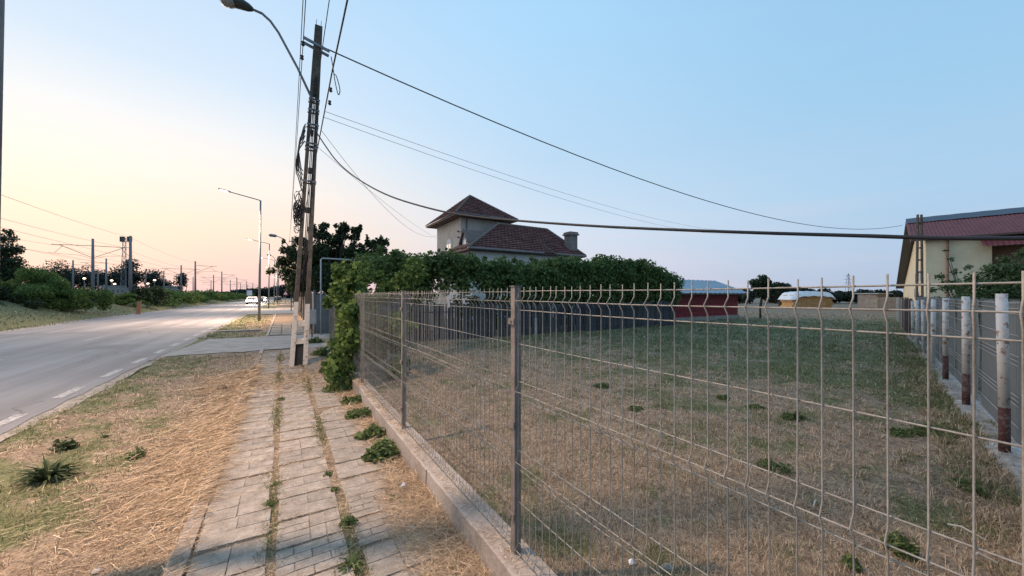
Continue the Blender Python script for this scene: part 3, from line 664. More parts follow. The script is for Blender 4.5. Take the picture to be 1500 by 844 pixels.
for j in range(34):      # bundles of spare cable tied to the pole
    c = PQ(-hw(4) - .05 + q.gauss(0, .035), -.08 + q.gauss(0, .05), q.gauss(3.62, .16)); pts = []
    ph = q.random() * 6; rr = q.uniform(.07, .17); tw = q.uniform(-1, 1)
    for i in range(13):
        a = 2 * math.pi * i / 12 * q.uniform(.93, 1.07) + ph; pts.append(c + WX * (.06 * math.cos(a) * q.uniform(.7, 1.2)) + Vector((0, 0, rr * math.sin(a))) + DX * (.06 * math.cos(a) * tw + q.uniform(-.02, .02)))
    mb.tube(pts, .009, 5)
mb.build('cable_coil', M['cable'], pole, True)
mb = MB()
for j in range(5):
    pts = []; z0 = 5.75 - .1 * j
    for i in range(10):
        f = i / 9; pts.append(PQ(-hw(5) - .03 - .11 * math.sin(f * 3.14) * (1 + .3 * j * .3), -.10 - .02 * j, z0 - 1.15 * f + .04 * math.sin(f * 20 + j)))
    mb.tube(pts, .013, 5)
for j in range(3):
    mb.tube([PQ(-.02 + .03 * j, -hd(2) - .02, z) for z in (1.3 + .3 * j, 3, 5, 6.9)], .010, 5)
for j in range(4): mb.ball(PQ(-.06 + .03 * j, -.04, 2.05 + .18 * j), (.05, .05, .12), 6, 4)
mb.build('hanging_cable', M['cable'], pole, True)
# old street light on the pole, off
a0 = PQ(-.02, -.12, 6.3)
ol = thing('cobra_lamp', 'unlit old street light on a long curved arm clamped to the leaning pole', 'street lamp', tuple(a0))
hd_ = Vector(P(352, 6, 8.12))
pts = [a0, Vector(P(436, 100, 8.72)), Vector(P(408, 48, 8.5)), Vector(P(396, 31, 8.38)), Vector(P(384, 20, 8.3)), Vector(P(368, 13, 8.2))]
mb = MB(); mb.tube(pts, [.028] * 6, 8); mb.build('arm', M['lampsteel'], ol, True)
d_ = (Vector(P(340, 0, 8.05)) - pts[-1]).normalized()
c0 = pts[-1] - d_ * .03; mb = MB(); mb.tube([c0, c0 + d_ * .08, c0 + d_ * .30, c0 + d_ * .55, c0 + d_ * .75], [.045, .085, .13, .13, .05], 10); ho = mb.build('lamp_head', M['darkmetal'], ol, True)
mb = MB(); cc = c0 + d_ * .45 + Vector((0, 0, -.09)); mb.ball(cc, (.16, .14, .10), 10, 6); mb.build('lamp_glass', M['lampglass'], ho, True)
# further poles
def plain_pole(label, base, h, group='concrete power poles along the sidewalk'):
    t = thing('concrete_pole', label, 'power pole', base, 0, group); b = Vector(base)
    mb = MB()
    for sg in (-1, 1):
        a = b + WX * (.13 * sg) - Vector((0, 0, .1)); c = b + WX * (.05 * sg) + Vector((0, 0, h)); mb = MB(); mb.beam(a, c, .09, .2, tuple(DX)); mb.build('leg', M['poleconc'], t)
    for i in range(6): z = 1 + i * 1.1; mb = MB(); mb.beam(b + WX * -.12 + Vector((0, 0, z)), b + WX * .12 + Vector((0, 0, z)), .12, .1); mb.build('rung', M['poleconc'], t)
    mb = MB(); mb.beam(b + WX * -.35 + Vector((0, 0, h - .5)), b + WX * .35 + Vector((0, 0, h - .5)), .07, .09); mb.build('cross_bracket', M['lampsteel'], t)
    return t
B2 = Vector(P(428.5, 455, 41)); B2.z = 0; B3 = Vector(P(407.5, 446, 68)); B3.z = 0; B4 = Vector(S(108, .3, 0))
plain_pole('second concrete power pole, standing left of the dark tree', tuple(B2), 8.2)
plain_pole('third concrete power pole, among the far street lamps', tuple(B3), 8.2)
def small_arm(label, base, px0, px1, d):
    a = Vector(P(px0[0], px0[1], d)); b = Vector(P(px1[0], px1[1], d - .8)); t = thing('cobra_lamp', label, 'street lamp', tuple(a), 0, 'unlit lamps on the power poles')
    m = a.lerp(b, .6) + Vector((0, 0, .35)); mb = MB(); mb.tube([a, m, b], .045, 6); mb.build('arm', M['lampsteel'], t, True)
    dd = (b - m).normalized(); dd.z = .05; mb = MB(); mb.tube([b, b + dd * .2, b + dd * .7, b + dd * .85], [.06, .16, .16, .05], 8); mb.build('lamp_head', M['lampsteel'], t, True)
small_arm('unlit lamp on a short arm on the second power pole', B2, (427, 367), (406, 346), 41)
small_arm('unlit lamp on a short arm on the third power pole', B3, (408, 390), (397, 374), 68)
# ---------------------------------------------------------------- wires
def wire(name, label, a, b, sag, r, mat='cable', n=28, pts=None):
    a = Vector(a); b = Vector(b); q = []
    for i in range(n + 1):
        f = i / n; p = a.lerp(b, f); p.z -= 4 * sag * f * (1 - f); q.append(p - a)
    mb = MB(); mb.tube(q, r, 5); o = mb.build(name, M[mat], None, True); o.location = a; return tag(o, label, 'cable')
top = PQ(.2, -.1, 7.64)
wire('overhead_wire', 'dark wire sagging from the pole top across the sky to the red-roofed warehouse', top, P(1322, 330, 31.5), 1.78, .017)
# thick bundle: from the pole over the fence towards the right edge
th = thing('thick_cable', 'thick black cable drooping low across the lot in front of the house', 'cable', (0, 0, 0))
kk = [(-.0, 5.72), (.06, 5.15), (.129, 4.56), (.22, 4.0), (.33, 3.48), (.457, 3.04), (.54, 2.82), (.62, 2.65), (.72, 2.46), (.815, 2.30), (.92, 2.14), (1.0, 2.035), (1.15, 1.93), (1.35, 1.90), (1.6, 2.0), (2.2, 2.9)]
pts = [Vector((-4.74 + 7.74 * k, 8.8 - 6.64 * k, z)) for k, z in kk]
def smooth_line(pts, m=6):
    out = []
    for i in range(len(pts) - 1):
        p0 = pts[max(i - 1, 0)]; p1 = pts[i]; p2 = pts[i + 1]; p3 = pts[min(i + 2, len(pts) - 1)]
        for j in range(m):
            f = j / m; out.append(.5 * ((2 * p1) + (p2 - p0) * f + (2 * p0 - 5 * p1 + 4 * p2 - p3) * f * f + (3 * p1 - p0 - 3 * p2 + p3) * f ** 3))
    return out + [pts[-1]]
cl = smooth_line(pts); mb = MB(); mb.tube(cl, .0135, 8); mb.build('main_cable', M['cable'], th, True)
mb = MB(); mb.tube([p + Vector((.004 * math.cos(i * .8), .006 * math.sin(i * .8), .007 * math.cos(i * .8 + 1))) for i, p in enumerate(cl)], .007, 6); mb.build('wrapped_cable', M['cable'], th, True)
wire('service_wire', 'thin pale wire, upper of two crossing the sky from the pole towards the right', P(475, 163, 8.9), P(1105, 338, 40), .95, .006, 'palewire')
wire('service_wire', 'thin pale wire, lower of two crossing the sky from the pole towards the right', P(475, 172, 8.9), P(1105, 341, 40), 1.1, .006, 'palewire')
wire('service_wire', 'thin wire curving down from the pole towards the house tower', P(470, 190, 8.9), P(640, 345, 26.5), .9, .006, 'wirefar')
wire('service_wire', 'faint wire from the pole down behind the thick cable', P(466, 216, 8.9), P(640, 349, 26.5), .2, .005, 'palewire')
# line conductors: toward the camera and on to the next poles
for i, (w_, z, r_, mt, lb) in enumerate(((-.30, 7.70, .010, 'cable', 'left line wire on the bracket at the pole top'), (.12, 7.9, .010, 'cable', 'middle line wire over the pole top bracket'),
                                     (.34, 7.15, .018, 'cable', 'thick twisted cable right of the pole head running overhead'), (-.34, 6.9, .008, 'cable', 'slack wire below the bracket on the left of the pole'))):
    a = PQ(w_, 0, z); bk = Vector(S(-26, .25 + w_, z + .2)); f1_ = B2 + WX * w_ + Vector((0, 0, z + .05 - (7.7 - 7.9) * 0)); f2_ = B3 + WX * w_ + Vector((0, 0, z + .05)); q = []
    for p0, p1, sg in ((bk, a, .55), (a, f1_, .45), (f1_, f2_, .4), (f2_, B4 + WX * w_ + Vector((0, 0, z)), .4)):
        for j in range(16):
            f = j / 16; p = p0.lerp(p1, f); p.z -= 4 * sg * f * (1 - f); q.append(p - a)
    mb = MB(); mb.tube(q, r_, 5); o = mb.build('line_wire', M[mt], None, True); o.location = a; tag(o, lb, 'cable')
    if i in (0, 2):
        for dz in (0, -.28):
            c = PQ(w_, -.02 - dz * .3, z - .12 + dz - (.35 if i == 2 else 0)); m2 = MB(); m2.tube([c, c + Vector((0, 0, .03)), c + Vector((0, 0, .05)), c + Vector((0, 0, .1))], [.02, .045, .025, .04], 8); m2.build('insulator', M['darkmetal'], pole, True)
lpn = [PQ(.30, -.08, 7.5), PQ(.36, -.1, 7.2), PQ(.42, -.1, 6.9), PQ(.50, -.12, 6.62), PQ(.53, -.12, 6.75), PQ(.44, -.1, 7.05), PQ(.38, -.1, 7.1)]
o = MB(); o.tube(smooth_line(lpn), .011, 6); o.build('cable_loop', M['cable'], pole, True)
# ---------------------------------------------------------------- bush at the corner of the fence, and the weeds below
def bush(name, label, cat, blobs, n, size, mat, base, stems=6, group=None, shape='leaf', shell=.5):
    t = thing(name, label, cat, base, 0, group); mb = MB(); b = Vector(base)
    for i in range(stems):
        e2 = Vector(blobs[i % len(blobs)][:3]); mb.tube([b + Vector((rnd.uniform(-.1, .1), rnd.uniform(-.1, .1), -.05)), b.lerp(e2, .5) + Vector((rnd.uniform(-.1, .1), 0, .05)), e2], [.02, .014, .005], 5)
    mb.build('stem', M['wood_bark'], t)['kind'] = 'stuff'
    p, d = leaf_points(blobs, n, shell); p[:, 2] = np.maximum(p[:, 2], base[2] + .01); leaves('foliage', p, d, size, mat, t, shape, base); return t
q = random.Random(11); bl = []
for s0, z0, r0 in ((7.1, .9, .28), (7.2, 1.35, .30), (7.6, 1.45, .34), (7.7, 1.0, .30), (7.9, 1.85, .30), (8.3, 1.2, .36), (8.6, 1.75, .38), (8.4, 2.05, .22), (9.2, 1.35, .4), (9.4, 1.85, .34), (7.2, .5, .26), (7.9, .65, .3), (8.6, .7, .3), (9.6, .9, .36),
                   (7.6, .25, .28), (8.4, .25, .3), (9.3, .35, .34), (10.2, .5, .36), (8.1, 2.15, .12), (8.9, 2.28, .12), (9.5, 2.15, .13), (8.5, 2.32, .08), (7.5, 1.85, .12), (10.3, 1.3, .42), (11, 1.6, .45), (10.6, 2.1, .35), (11.6, 2.1, .45)):
    tc_ = 66 * (.8502 * s0 + .6) / 636 + r0 * 1.15 - (.18 if z0 < .6 else 0); c = S(s0, tc_, z0); r0 *= .88; bl += [c + (r0, r0, r0 * .9)]
    for j in range(7): d = [q.gauss(0, r0 * .62) for _ in range(3)]; bl.append((c[0] + abs(d[0]) * .8, c[1] + d[1], c[2] + d[2], r0 * .28, r0 * .28, r0 * .32))
for _ in range(18): bl.append(S(q.uniform(8.6, 13), q.uniform(1.3, 3.0), q.uniform(1.5, 2.5)) + (q.uniform(.18, .34),) * 3)
for _ in range(14): bl.append(S(q.uniform(7.0, 9.0), q.uniform(.75, 1.3), q.uniform(1.5, 2.35)) + (.12, .12, .16))
for _ in range(16): bl.append(S(q.uniform(7, 12.5), q.uniform(1.35, 2.3), q.uniform(.1, 1.25)) + (.26, .26, .28))
bush('overgrown_bush', 'leafy bright green bush spilling over the far end of the mesh fence', 'bush', bl, 15000, .095, 'bushleaf', S(8.6, 1.1, 0), 9)
# ---------------------------------------------------------------- grape arbour behind the palings
arb = thing('grape_arbour', 'long dense grapevine arbour behind the grey paling fence', 'arbour', S(14.4, 9, 0), 0)
q = random.Random(21); bl = []
t0 = 2.9
while t0 < 19.6:
    tp = float(np.interp(t0, [1.6, 3.5, 6, 10, 14, 17.5, 19.6], [3.1, 3.32, 3.3, 3.32, 3.58, 3.5, 2.95])); bt = float(np.interp(t0, [1.6, 5, 9, 14, 19.6], [1.6, 1.75, 1.6, 1.35, 1.2]))
    for s0 in (13.35, 14.3, 15.4, 16.4):
        z_ = bt + .35
        while z_ < tp - .2:
            if s0 < 14 or z_ > tp - .8: bl.append(S(s0 + q.uniform(-.2, .2), t0 + q.uniform(-.3, .3), z_ + q.uniform(-.12, .12)) + (q.uniform(.32, .52),) * 3)
            z_ += .42
    if q.random() < .6: bl.append(S(13.4 + q.random() * 1.5, t0, tp + q.uniform(-.12, .10)) + (.16, .16, .18))
    if q.random() < .35: bl.append(S(13.3, t0, bt - .05) + (.22, .22, .3))
    if t0 > 6.5 or q.random() < .3:
        for z_ in (.5, 1.0, 1.4): bl.append(S(14.0 + q.uniform(-.3, .4), t0 + q.uniform(-.2, .2), z_) + (.3, .3, .32))
    t0 += .46
p, d = leaf_points(bl, 95000, .55); leaves('vine_foliage', p, d, .125, 'vine', arb, 'leaf', S(14.4, 9, 0))
for t0 in (2, 4.6, 7.2, 9.8, 12.4, 15, 17.8):
    for s0 in (13.5, 16.2):
        mb = MB(); mb.tube([S(s0, t0, -.1), S(s0, t0, 3.0)], .035, 7); mb.build('arbour_post', M['wood_bark'], arb)
for s0 in (13.5, 14.9, 16.2): mb = MB(); mb.beam(S(s0, 1.8, 2.75), S(s0, 18.4, 2.75), .05, .05); mb.build('arbour_rail', M['wood_bark'], arb)
# ---------------------------------------------------------------- weathered paling fence
pf = thing('paling_fence', 'weathered grey wooden paling fence at the back of the lot, below the vine arbour', 'fence', S(13.0, 4, 0), ROT)
def board(wd, h, th=.02, top='flat'):
    mb = MB()
    if top == 'flat': mb.box(0, wd, -th / 2, th / 2, -.05, h)
    else:
        mb.add([(0, -th / 2, -.05), (wd, -th / 2, -.05), (wd, -th / 2, h - .05), (wd / 2, -th / 2, h), (0, -th / 2, h - .06), (0, th / 2, -.05), (wd, th / 2, -.05), (wd, th / 2, h - .05), (wd / 2, th / 2, h), (0, th / 2, h - .06)],
               [(0, 1, 2, 3, 4), (9, 8, 7, 6, 5), (0, 5, 6, 1), (1, 6, 7, 2), (2, 7, 8, 3), (3, 8, 9, 4), (4, 9, 5, 0)])
    return mb
def bmesh_of(name, mb, mat): me = bpy.data.meshes.new(name); me.from_pydata(mb.v, [], mb.f); me.materials.append(M[mat]); return me
pms = [bmesh_of('paling', board(w_, h_, .02, tp), 'paling') for w_, h_, tp in ((.09, 1.38, 'p'), (.11, 1.33, 'flat'), (.07, 1.42, 'p'), (.10, 1.28, 'p'), (.08, 1.36, 'flat'), (.05, 1.40, 'p'))]
t0 = 1.5
while t0 < 18.9:
    m_ = rnd.choice(pms); o = place('paling', m_, pf, (rnd.uniform(-.015, .015), -(t0 - 4), rnd.uniform(-.03, .06)), -math.pi / 2 + rnd.uniform(-.06, .06)); o.rotation_euler.y = rnd.uniform(-.03, .03)
    t0 += .080 + rnd.choice((.0, .01, .02, .035, .01)) + (.02 if m_ is pms[1] else 0)
for z0 in (.35, 1.05): mb = MB(); mb.box(.02, .06, -14.9, 2.6, z0, z0 + .06); mb.build('rail', M['paling'], pf, False, True)
for i in range(8): mb = MB(); mb.box(.02, .12, -(-2.4 + i * 2.4) - .05, -(-2.4 + i * 2.4) + .05, -.1, 1.3); mb.build('fence_post', M['paling'], pf, False, True)
mb = MB(); mb.add([(-.06, -.05, -.05), (.06, -.05, -.05), (.06, .05, -.05), (-.06, .05, -.05), (-.045, -.04, .72), (.045, -.04, .72), (.045, .04, .75), (-.045, .04, .75)], [(0, 3, 2, 1), (4, 5, 6, 7), (0, 1, 5, 4), (1, 2, 6, 5), (2, 3, 7, 6), (3, 0, 4, 7)])
o = mb.build('stake', M['oldwhite']); o.location = P(785, 491, 15.6)[:2] + (0,); tag(o, 'short white concrete stake standing before the grey palings', 'stake')
# ---------------------------------------------------------------- house with tower
house = thing('house', 'old house with square tower and dark red tiled roofs rising behind the vine arbour', 'house', S(25, 14, 0))
ZE, ZR, ZTE, ZTA = 4.7, 7.25, 7.78, 10.1
def tiles(O, eave, upv, rows, l_fn, r_fn, tw=.30):
    """rows of overlapping tiles on one slope; O eave corner, eave dir, up-slope vector (whole slope)"""
    O = Vector(O); eave = Vector(eave).normalized(); up = Vector(upv); nrm = eave.cross(up).normalized()
    if nrm.z < 0: nrm = -nrm
    mb = MB()
    for i in range(rows):
        v0 = i / rows; v1 = (i + 1.12) / rows; l = l_fn(v0 + .5 / rows); r = r_fn(v0 + .5 / rows); x = l - (rnd.random() * 0 + (i % 2) * tw / 2)
        while x < r:
            a, b = max(x, l), min(x + tw * .96, r); x += tw
            if b - a < .04: continue
            k = .06 + rnd.uniform(-.012, .02); j = rnd.uniform(-.02, .02)
            p = [O + eave * a + up * (v0 + j * .02) + nrm * k, O + eave * b + up * (v0 + j * .02) + nrm * k, O + eave * b + up * min(v1, 1) + nrm * .004, O + eave * a + up * min(v1, 1) + nrm * .004]
            m_ = O + eave * ((a + b) / 2) + up * v0 + nrm * (k + .022); m2 = O + eave * ((a + b) / 2) + up * min(v1, 1) + nrm * .02
            mb.add([p[0], m_, p[1], p[2], m2, p[3], p[0] - nrm * k * .9, p[1] - nrm * k * .9], [(0, 1, 4, 5), (1, 2, 3, 4), (6, 7, 2, 1, 0)])
    return mb
def slope(name, a, b, c, d, rows, parent=house):
    """tiled slope between eave a-b and top d-c (d above a, c above b)"""
    a, b, c, d = map(Vector, (a, b, c, d)); ev = (b - a); el = ev.length; eu = ev / el
    la = (d - a).dot(eu); lb = (c - a).dot(eu); perp = (d - a) - eu * la
    mb = MB(); mb.add([a, b, c, d], [(0, 1, 2, 3)] if (c - d).length > .01 else [(0, 1, 2)]); base = mb.build('roof_slope', M['tile'], parent)
    t = tiles(a, eu, perp, rows, lambda v: la * v, lambda v: el + (lb - el) * v); o = t.build('roof_tiles', M['tile'], base); o['kind'] = 'stuff'; return base
def ridge_line(a, b, parent=house, r=.10):
    a, b = Vector(a), Vector(b); n = max(2, int((b - a).length / .38)); mb = MB()
    for i in range(n):
        p0 = a.lerp(b, i / n); p1 = a.lerp(b, (i + 1.1) / n); mb.tube([p0, p1], [r, r * .86], 7)
    o = mb.build('ridge_tiles', M['ridge'], parent); o['kind'] = 'stuff'
s1, s2, tL, tR = 21.0, 28.6, 9.8, 19.6; sr = 25.0; tl = 14.25; tr_ = 18.95
slope('r', S(s1, tL, ZE), S(s1, tR, ZE), S(sr, tr_, ZR), S(sr, tl, ZR), 15)
slope('r', S(25.86, tL, ZE), S(s1, tL, ZE), S(sr, tl, ZR), S(25.86, tl, ZR - .6), 15)
slope('r', S(s2, tR, ZE), S(s2, 15.4, ZE), S(sr, 15.4, ZR), S(sr, tr_, ZR), 15)
slope('r', S(s1, tR, ZE), S(s2, tR, ZE), S(sr, tr_, ZR), S(sr, tr_, ZR), 15)
ridge_line(S(s1, tL, ZE + .05), S(sr, tl, ZR + .05)); ridge_line(S(sr, tl, ZR + .05), S(sr, tr_, ZR + .05)); ridge_line(S(s1, tR, ZE + .05), S(sr, tr_, ZR + .05))
def wallbox(name, s0, s1_, t0, t1, z0, z1, mat, parent=house): mb = MB(); mb.sbox(s0, s1_, t0, t1, z0, z1); return mb.build(name, M[mat], parent)
w1 = wallbox('wall', s1 + .5, 25.84, tL + .5, tR - .5, -.1, ZE - .12, 'plasterwhite')
wallbox('soffit', s1 + .02, 25.82, tL + .02, tR - .02, ZE - .115, ZE - .01, 'fascia')
mb = MB(); mb.tube([S(s1 - .07, tL - .05, ZE - .02), S(s1 - .07, 15.6, ZE - .02)], .07, 8); mb.tube([S(s1 - .07, 16.8, ZE - .02), S(s1 - .07, tR, ZE - .02)], .07, 8); mb.build('gutter', M['gutter'], house, True)
mb = MB(); mb.tube([S(s1 - .12, 15.6, ZE + .5), S(s1 - .12, 16.7, ZE - .05)], .035, 6); mb.build('metal_strip', M['gutter'], house)
for t0 in (11.2, 13.6, 16.0): # windows of the low front wall, glimpsed through the vines
    mb = MB(); mb.sbox(s1 + .44, s1 + .495, t0, t0 + 1.1, 1.1, 2.6); wn = mb.build('window', M['frame'], house)
    for a in (.06, .58): mb = MB(); mb.sbox(s1 + .425, s1 + .436, t0 + a, t0 + a + .46, 1.18, 2.52); mb.build('pane', M['glass'], wn)
# tower
ts0, ts1, tt0, tt1 = 25.1, 31.7, 10.7, 16.1; ov = .75; ap = ((ts0 + ts1) / 2, (tt0 + tt1) / 2)
tw = wallbox('tower_wall', ts0 + ov, ts1 - ov, tt0 + ov, tt1 - ov, -.1, ZTE - .13, 'plaster')
wallbox('tower_soffit', ts0 + .02, ts1 - .02, tt0 + .02, tt1 - .02, ZTE - .125, ZTE - .01, 'fascia')
cn = [S(ts0, tt0, ZTE), S(ts0, tt1, ZTE), S(ts1, tt1, ZTE), S(ts1, tt0, ZTE)]; apx = S(ap[0], ap[1], ZTA)
for i, j in ((0, 1), (1, 2), (2, 3), (3, 0)): slope('t', cn[i], cn[j], apx, apx, 13); ridge_line(Vector(cn[i]) + Vector((0, 0, .04)), Vector(apx) + Vector((0, 0, .04)), r=.085)
mb = MB(); mb.tube([cn[3], cn[0], cn[1]], .06, 8); mb.build('gutter', M['gutter'], house, True)
mb = MB(); mb.tube([S(ts0 + ov - .08, tt0 + ov + .45, ZTE - .2), S(ts0 + ov - .08, tt0 + ov + .45, ZE)], .05, 8); mb.build('downpipe', M['gutter'], house, True)
# arched tower window
mb = MB(); sc_, hw_ = ts0 + ov + 2.3, .55; arch = [(sc_ - hw_, 4.6), (sc_ + hw_, 4.6)] + [(sc_ + hw_ * math.cos(a), 5.75 + hw_ * math.sin(a)) for a in [math.pi * i / 8 for i in range(9)]]
mb.add([S(s, tt0 + ov - .04, z) for s, z in arch] + [S(s, tt0 + ov + .02, z) for s, z in arch], [tuple(range(len(arch)))] + [(i, (i + 1) % len(arch), (i + 1) % len(arch) + len(arch), i + len(arch)) for i in range(len(arch))])
wn = mb.build('arched_window', M['plasterwhite'], house)
for a in (-.42, .04): mb = MB(); mb.sbox(sc_ + a, sc_ + a + .38, tt0 + ov - .06, tt0 + ov - .045, 4.7, 5.85); mb.build('pane', M['glass'], wn)
for z in (6.15, 6.6): mb = MB(); mb.ball(S(ts0 + ov + .35, tt0 + ov - .06, z), .07, 6, 4); mb.tube([S(ts0 + ov + .35, tt0 + ov, z), S(ts0 + ov + .35, tt0 + ov - .2, z + .05)], .02, 5); mb.build('insulator', M['darkmetal'], house)
# dormer on the street-side slope
dm = MB(); ds0, dt0 = 23.9, 10.9
gab = [(ds0 - .5, 4.9), (ds0 + .5, 4.9), (ds0 + .5, 5.6), (ds0, 6.25), (ds0 - .5, 5.6)]
dm.add([S(s, dt0, z) for s, z in gab] + [S(s, dt0 + 2, z) for s, z in gab], [(0, 1, 2, 3, 4), (0, 5, 6, 1), (1, 6, 7, 2), (0, 4, 9, 5)]); dor = dm.build('dormer', M['plaster'], house)
mb = MB()
for sg in (-1, 1):
    a = S(ds0, dt0 - .18, 6.36); b = S(ds0, dt0 + 2.1, 6.36); c = S(ds0 + sg * .72, dt0 + 2.1, 5.42); d = S(ds0 + sg * .72, dt0 - .18, 5.42)
    vs = [a, b, c, d]; mb.add(vs + [(x, y, z - .07) for x, y, z in vs], [(0, 1, 2, 3), (7, 6, 5, 4), (0, 3, 7, 4), (2, 3, 7, 6)])
mb.build('dormer_roof', M['ridge'], dor)
mb = MB(); mb.sbox(ds0 - .22, ds0 + .22, dt0 - .03, dt0 - .002, 5.05, 5.65); mb.build('dormer_window', M['frame'], dor)
# chimney
cs, ct = 22.0, 19.0; mb = MB(); mb.sbox(cs - .36, cs + .36, ct - .36, ct + .36, 4.7, 6.35); ch = mb.build('chimney', M['chimney'], house)
mb = MB(); mb.sbox(cs - .46, cs + .46, ct - .46, ct + .46, 6.351, 6.47); mb.sbox(cs - .40, cs + .40, ct - .40, ct + .40, 6.471, 6.60); mb.build('chimney_cap', M['chimney'], ch)
# ---------------------------------------------------------------- red shed
shed = thing('shed', 'low dark red plank shed with grey sheet roof beyond the palings', 'shed', S(14.3, 24, 0))
sh0, sh1, st0, st1 = 14.3, 18.4, 19.6, 28.3
nb = 9; hb_ = 1.55 / nb
for i in range(nb):
    mb = MB(); mb.sbox(sh0 - .02 - .006 * (i % 2), sh0 + .03, st0, st1, .3 + i * hb_ + .012, .3 + (i + 1) * hb_ - .024); mb.build('plank', M['redplank'], shed)
    mb = MB(); mb.sbox(sh0 + .04, sh1, st1 - .03, st1 + .02 + .005 * (i % 2), .3 + i * hb_ + .008, .3 + (i + 1) * hb_ - .012); mb.build('plank', M['redplank'], shed)
wallbox('inner_wall', sh0 + .035, sh1, st0, st1 - .035, .02, 1.86, 'darkmetal', shed)
wallbox('concrete_base', sh0 - .08, sh1 + .08, st0 - .05, st1 + .08, -.1, .3, 'plinth', shed)
mb = MB(); n = 34
for k in range(2):
    vs = []
    e0, e1 = ((sh0 - .55, 1.84), ((sh0 + sh1) / 2, 2.85)) if k == 0 else (((sh0 + sh1) / 2, 2.85), (sh1 + .5, 1.84))
    for i in range(n * 2 + 1):
        t = st0 - .2 + (st1 - st0 + .75) * i / (n * 2); dz = .05 * (i % 4 == 0) + .012 * (i % 2); vs += [S(e0[0], t, e0[1] + dz), S(e1[0], t, e1[1] + dz)]
    mb.add(vs, [(2 * i, 2 * i + 1, 2 * i + 3, 2 * i + 2) for i in range(n * 2)])
mb.build('sheet_roof', M['zinc'], shed)
mb = MB(); mb.add([S(sh0, st1, 1.86), S(sh1, st1, 1.86), S((sh0 + sh1) / 2, st1, 2.8)], [(0, 1, 2)]); mb.build('gable', M['redplank'], shed)
mb = MB(); mb.sbox(sh0 - .56, sh0 - .53, st0 - .2, st1 + .55, 1.76, 1.85); mb.build('fascia', M['fascia'], shed)
mb = MB(); mb.beam(S(sh0 - 0.9, st1 - .6, 0), S(sh0 - .3, st1 + .5, .9), .12, .05); tag(mb.build('leaning_board', M['palewood']), 'pale board leaning against the right corner of the red shed', 'board')
# small tree right of the shed, bale stack, distant fences
tree('small_tree', 'small dark tree with bare trunk between the red shed and the straw stack', 'tree', P(1114, 467, 27)[:2] + (0,), 3.4, P(1118, 420, 27), (.75, .75, .85), 2600, .16, 'treeleaf', 10, .38, .06, 31)
bx, by = P(1185, 452, 48)[:2]
sk = thing('straw_stack', 'stack of straw bales half covered by a white plastic sheet in the far field', 'straw stack', (bx, by, 0))
bm = MB(); bm.box(-.42, .42, -.5, .5, 0, .44); bme = bmesh_of('bale', bm, 'bale')
for r_ in range(4):
    for c in range(6 if r_ < 3 else 5):
        for dd in range(2): o = place('bale', bme, sk, (-2.2 + c * .87 + (.2 if r_ % 2 else 0) + rnd.uniform(-.03, .03), dd * 1.05 + rnd.uniform(-.05, .05), r_ * .445)); o.rotation_euler.z = rnd.uniform(-.03, .03)
vs = []; nx, ny = 18, 8
for i in range(nx + 1):
    for j in range(ny + 1):
        x = -2.95 + 5.9 * i / nx; y = -.85 + 3.0 * j / ny; ex = max(0, abs(x) - 2.1) / .85; ey = max(0, abs(y - .65) - 1.1) / .4
        z = 2.25 - .25 * (x / 2.95) ** 2 - .85 * ex ** 1.5 - .62 * ey ** 1.2 + .05 * math.sin(i * 1.7) * math.cos(j * 2.1); vs.append((x + .15, y, max(z, 1.15)))
mb = MB(); mb.add(vs, [(i * (ny + 1) + j, (i + 1) * (ny + 1) + j, (i + 1) * (ny + 1) + j + 1, i * (ny + 1) + j + 1) for i in range(nx) for j in range(ny)]); mb.build('plastic_sheet', M['tarp'], sk, True, True)
# ---------------------------------------------------------------- side fence on the right: painted pipes, net, plinth, dark red boards
FD = Vector((.703, .711, 0)); FN = Vector((-.711, .703, 0)); F0 = Vector((5.2, 3.9, 0)); RZ = math.atan2(FD.y, FD.x)
sf = thing('side_fence', 'side fence of white painted pipes with red feet and grey netting, on the right', 'fence', tuple(F0), RZ)
for i in range(-2, 7):
    x = i * 2.36; h = 1.72 - .035 * max(i, 0); rr = .042
    mb = MB(); mb.tube([(x, 0, .52 if i < 3 else .05), (x + rnd.uniform(-.02, .02), rnd.uniform(-.02, .02), h)], rr, 12); mb.build('white_post', M['postwhite'], sf, True, True)
    if i < 3: mb = MB(); mb.tube([(x, 0, -.05), (x, 0, .5195)], rr * 1.01, 12); mb.build('red_post_foot', M['postred'], sf, True, True)
for i in range(-2, 6):
    x0, x1 = i * 2.36 + .09, (i + 1) * 2.36 - .09; pn = bpy.data.objects.new('net_panel', None); COL.objects.link(pn); pn.parent = sf; pn.location = (x0, -.12, 0); ln = x1 - x0
    mb = MB(); vs = []; nx, nz = 12, 8
    for a in range(nx + 1):
        for b in range(nz + 1): vs.append((ln * a / nx, -.015 + .012 * math.sin(a * 1.3 + i) * math.sin(b * 1.1), .10 + 1.53 * b / nz + .015 * math.sin(a * .9 + i) * (b == nz)))
    mb.add(vs, [(a * (nz + 1) + b, (a + 1) * (nz + 1) + b, (a + 1) * (nz + 1) + b + 1, a * (nz + 1) + b + 1) for a in range(nx) for b in range(nz)]); mb.build('shade_net', M['net'], pn, True, True)
    for z in (1.62, 1.56, 1.50, 1.27, 1.05, 1.0, .95, .62, .57, .52, .3, .12): mb = MB(); mb.tube([(0, .014, z), (ln / 2, .014, z - .01), (ln, .014, z)], .0042, 5); mb.build('horizontal_wire', M['boxgrey'], pn, True, True)
    mb = MB()
    for k in range(int(ln / .06)): mb.tube([(.03 + k * .06, .006, .1), (.03 + k * .06, .006, 1.66)], .0018, 4, False)
    mb.build('vertical_wires', M['net'], pn, False, True)['kind'] = 'stuff'
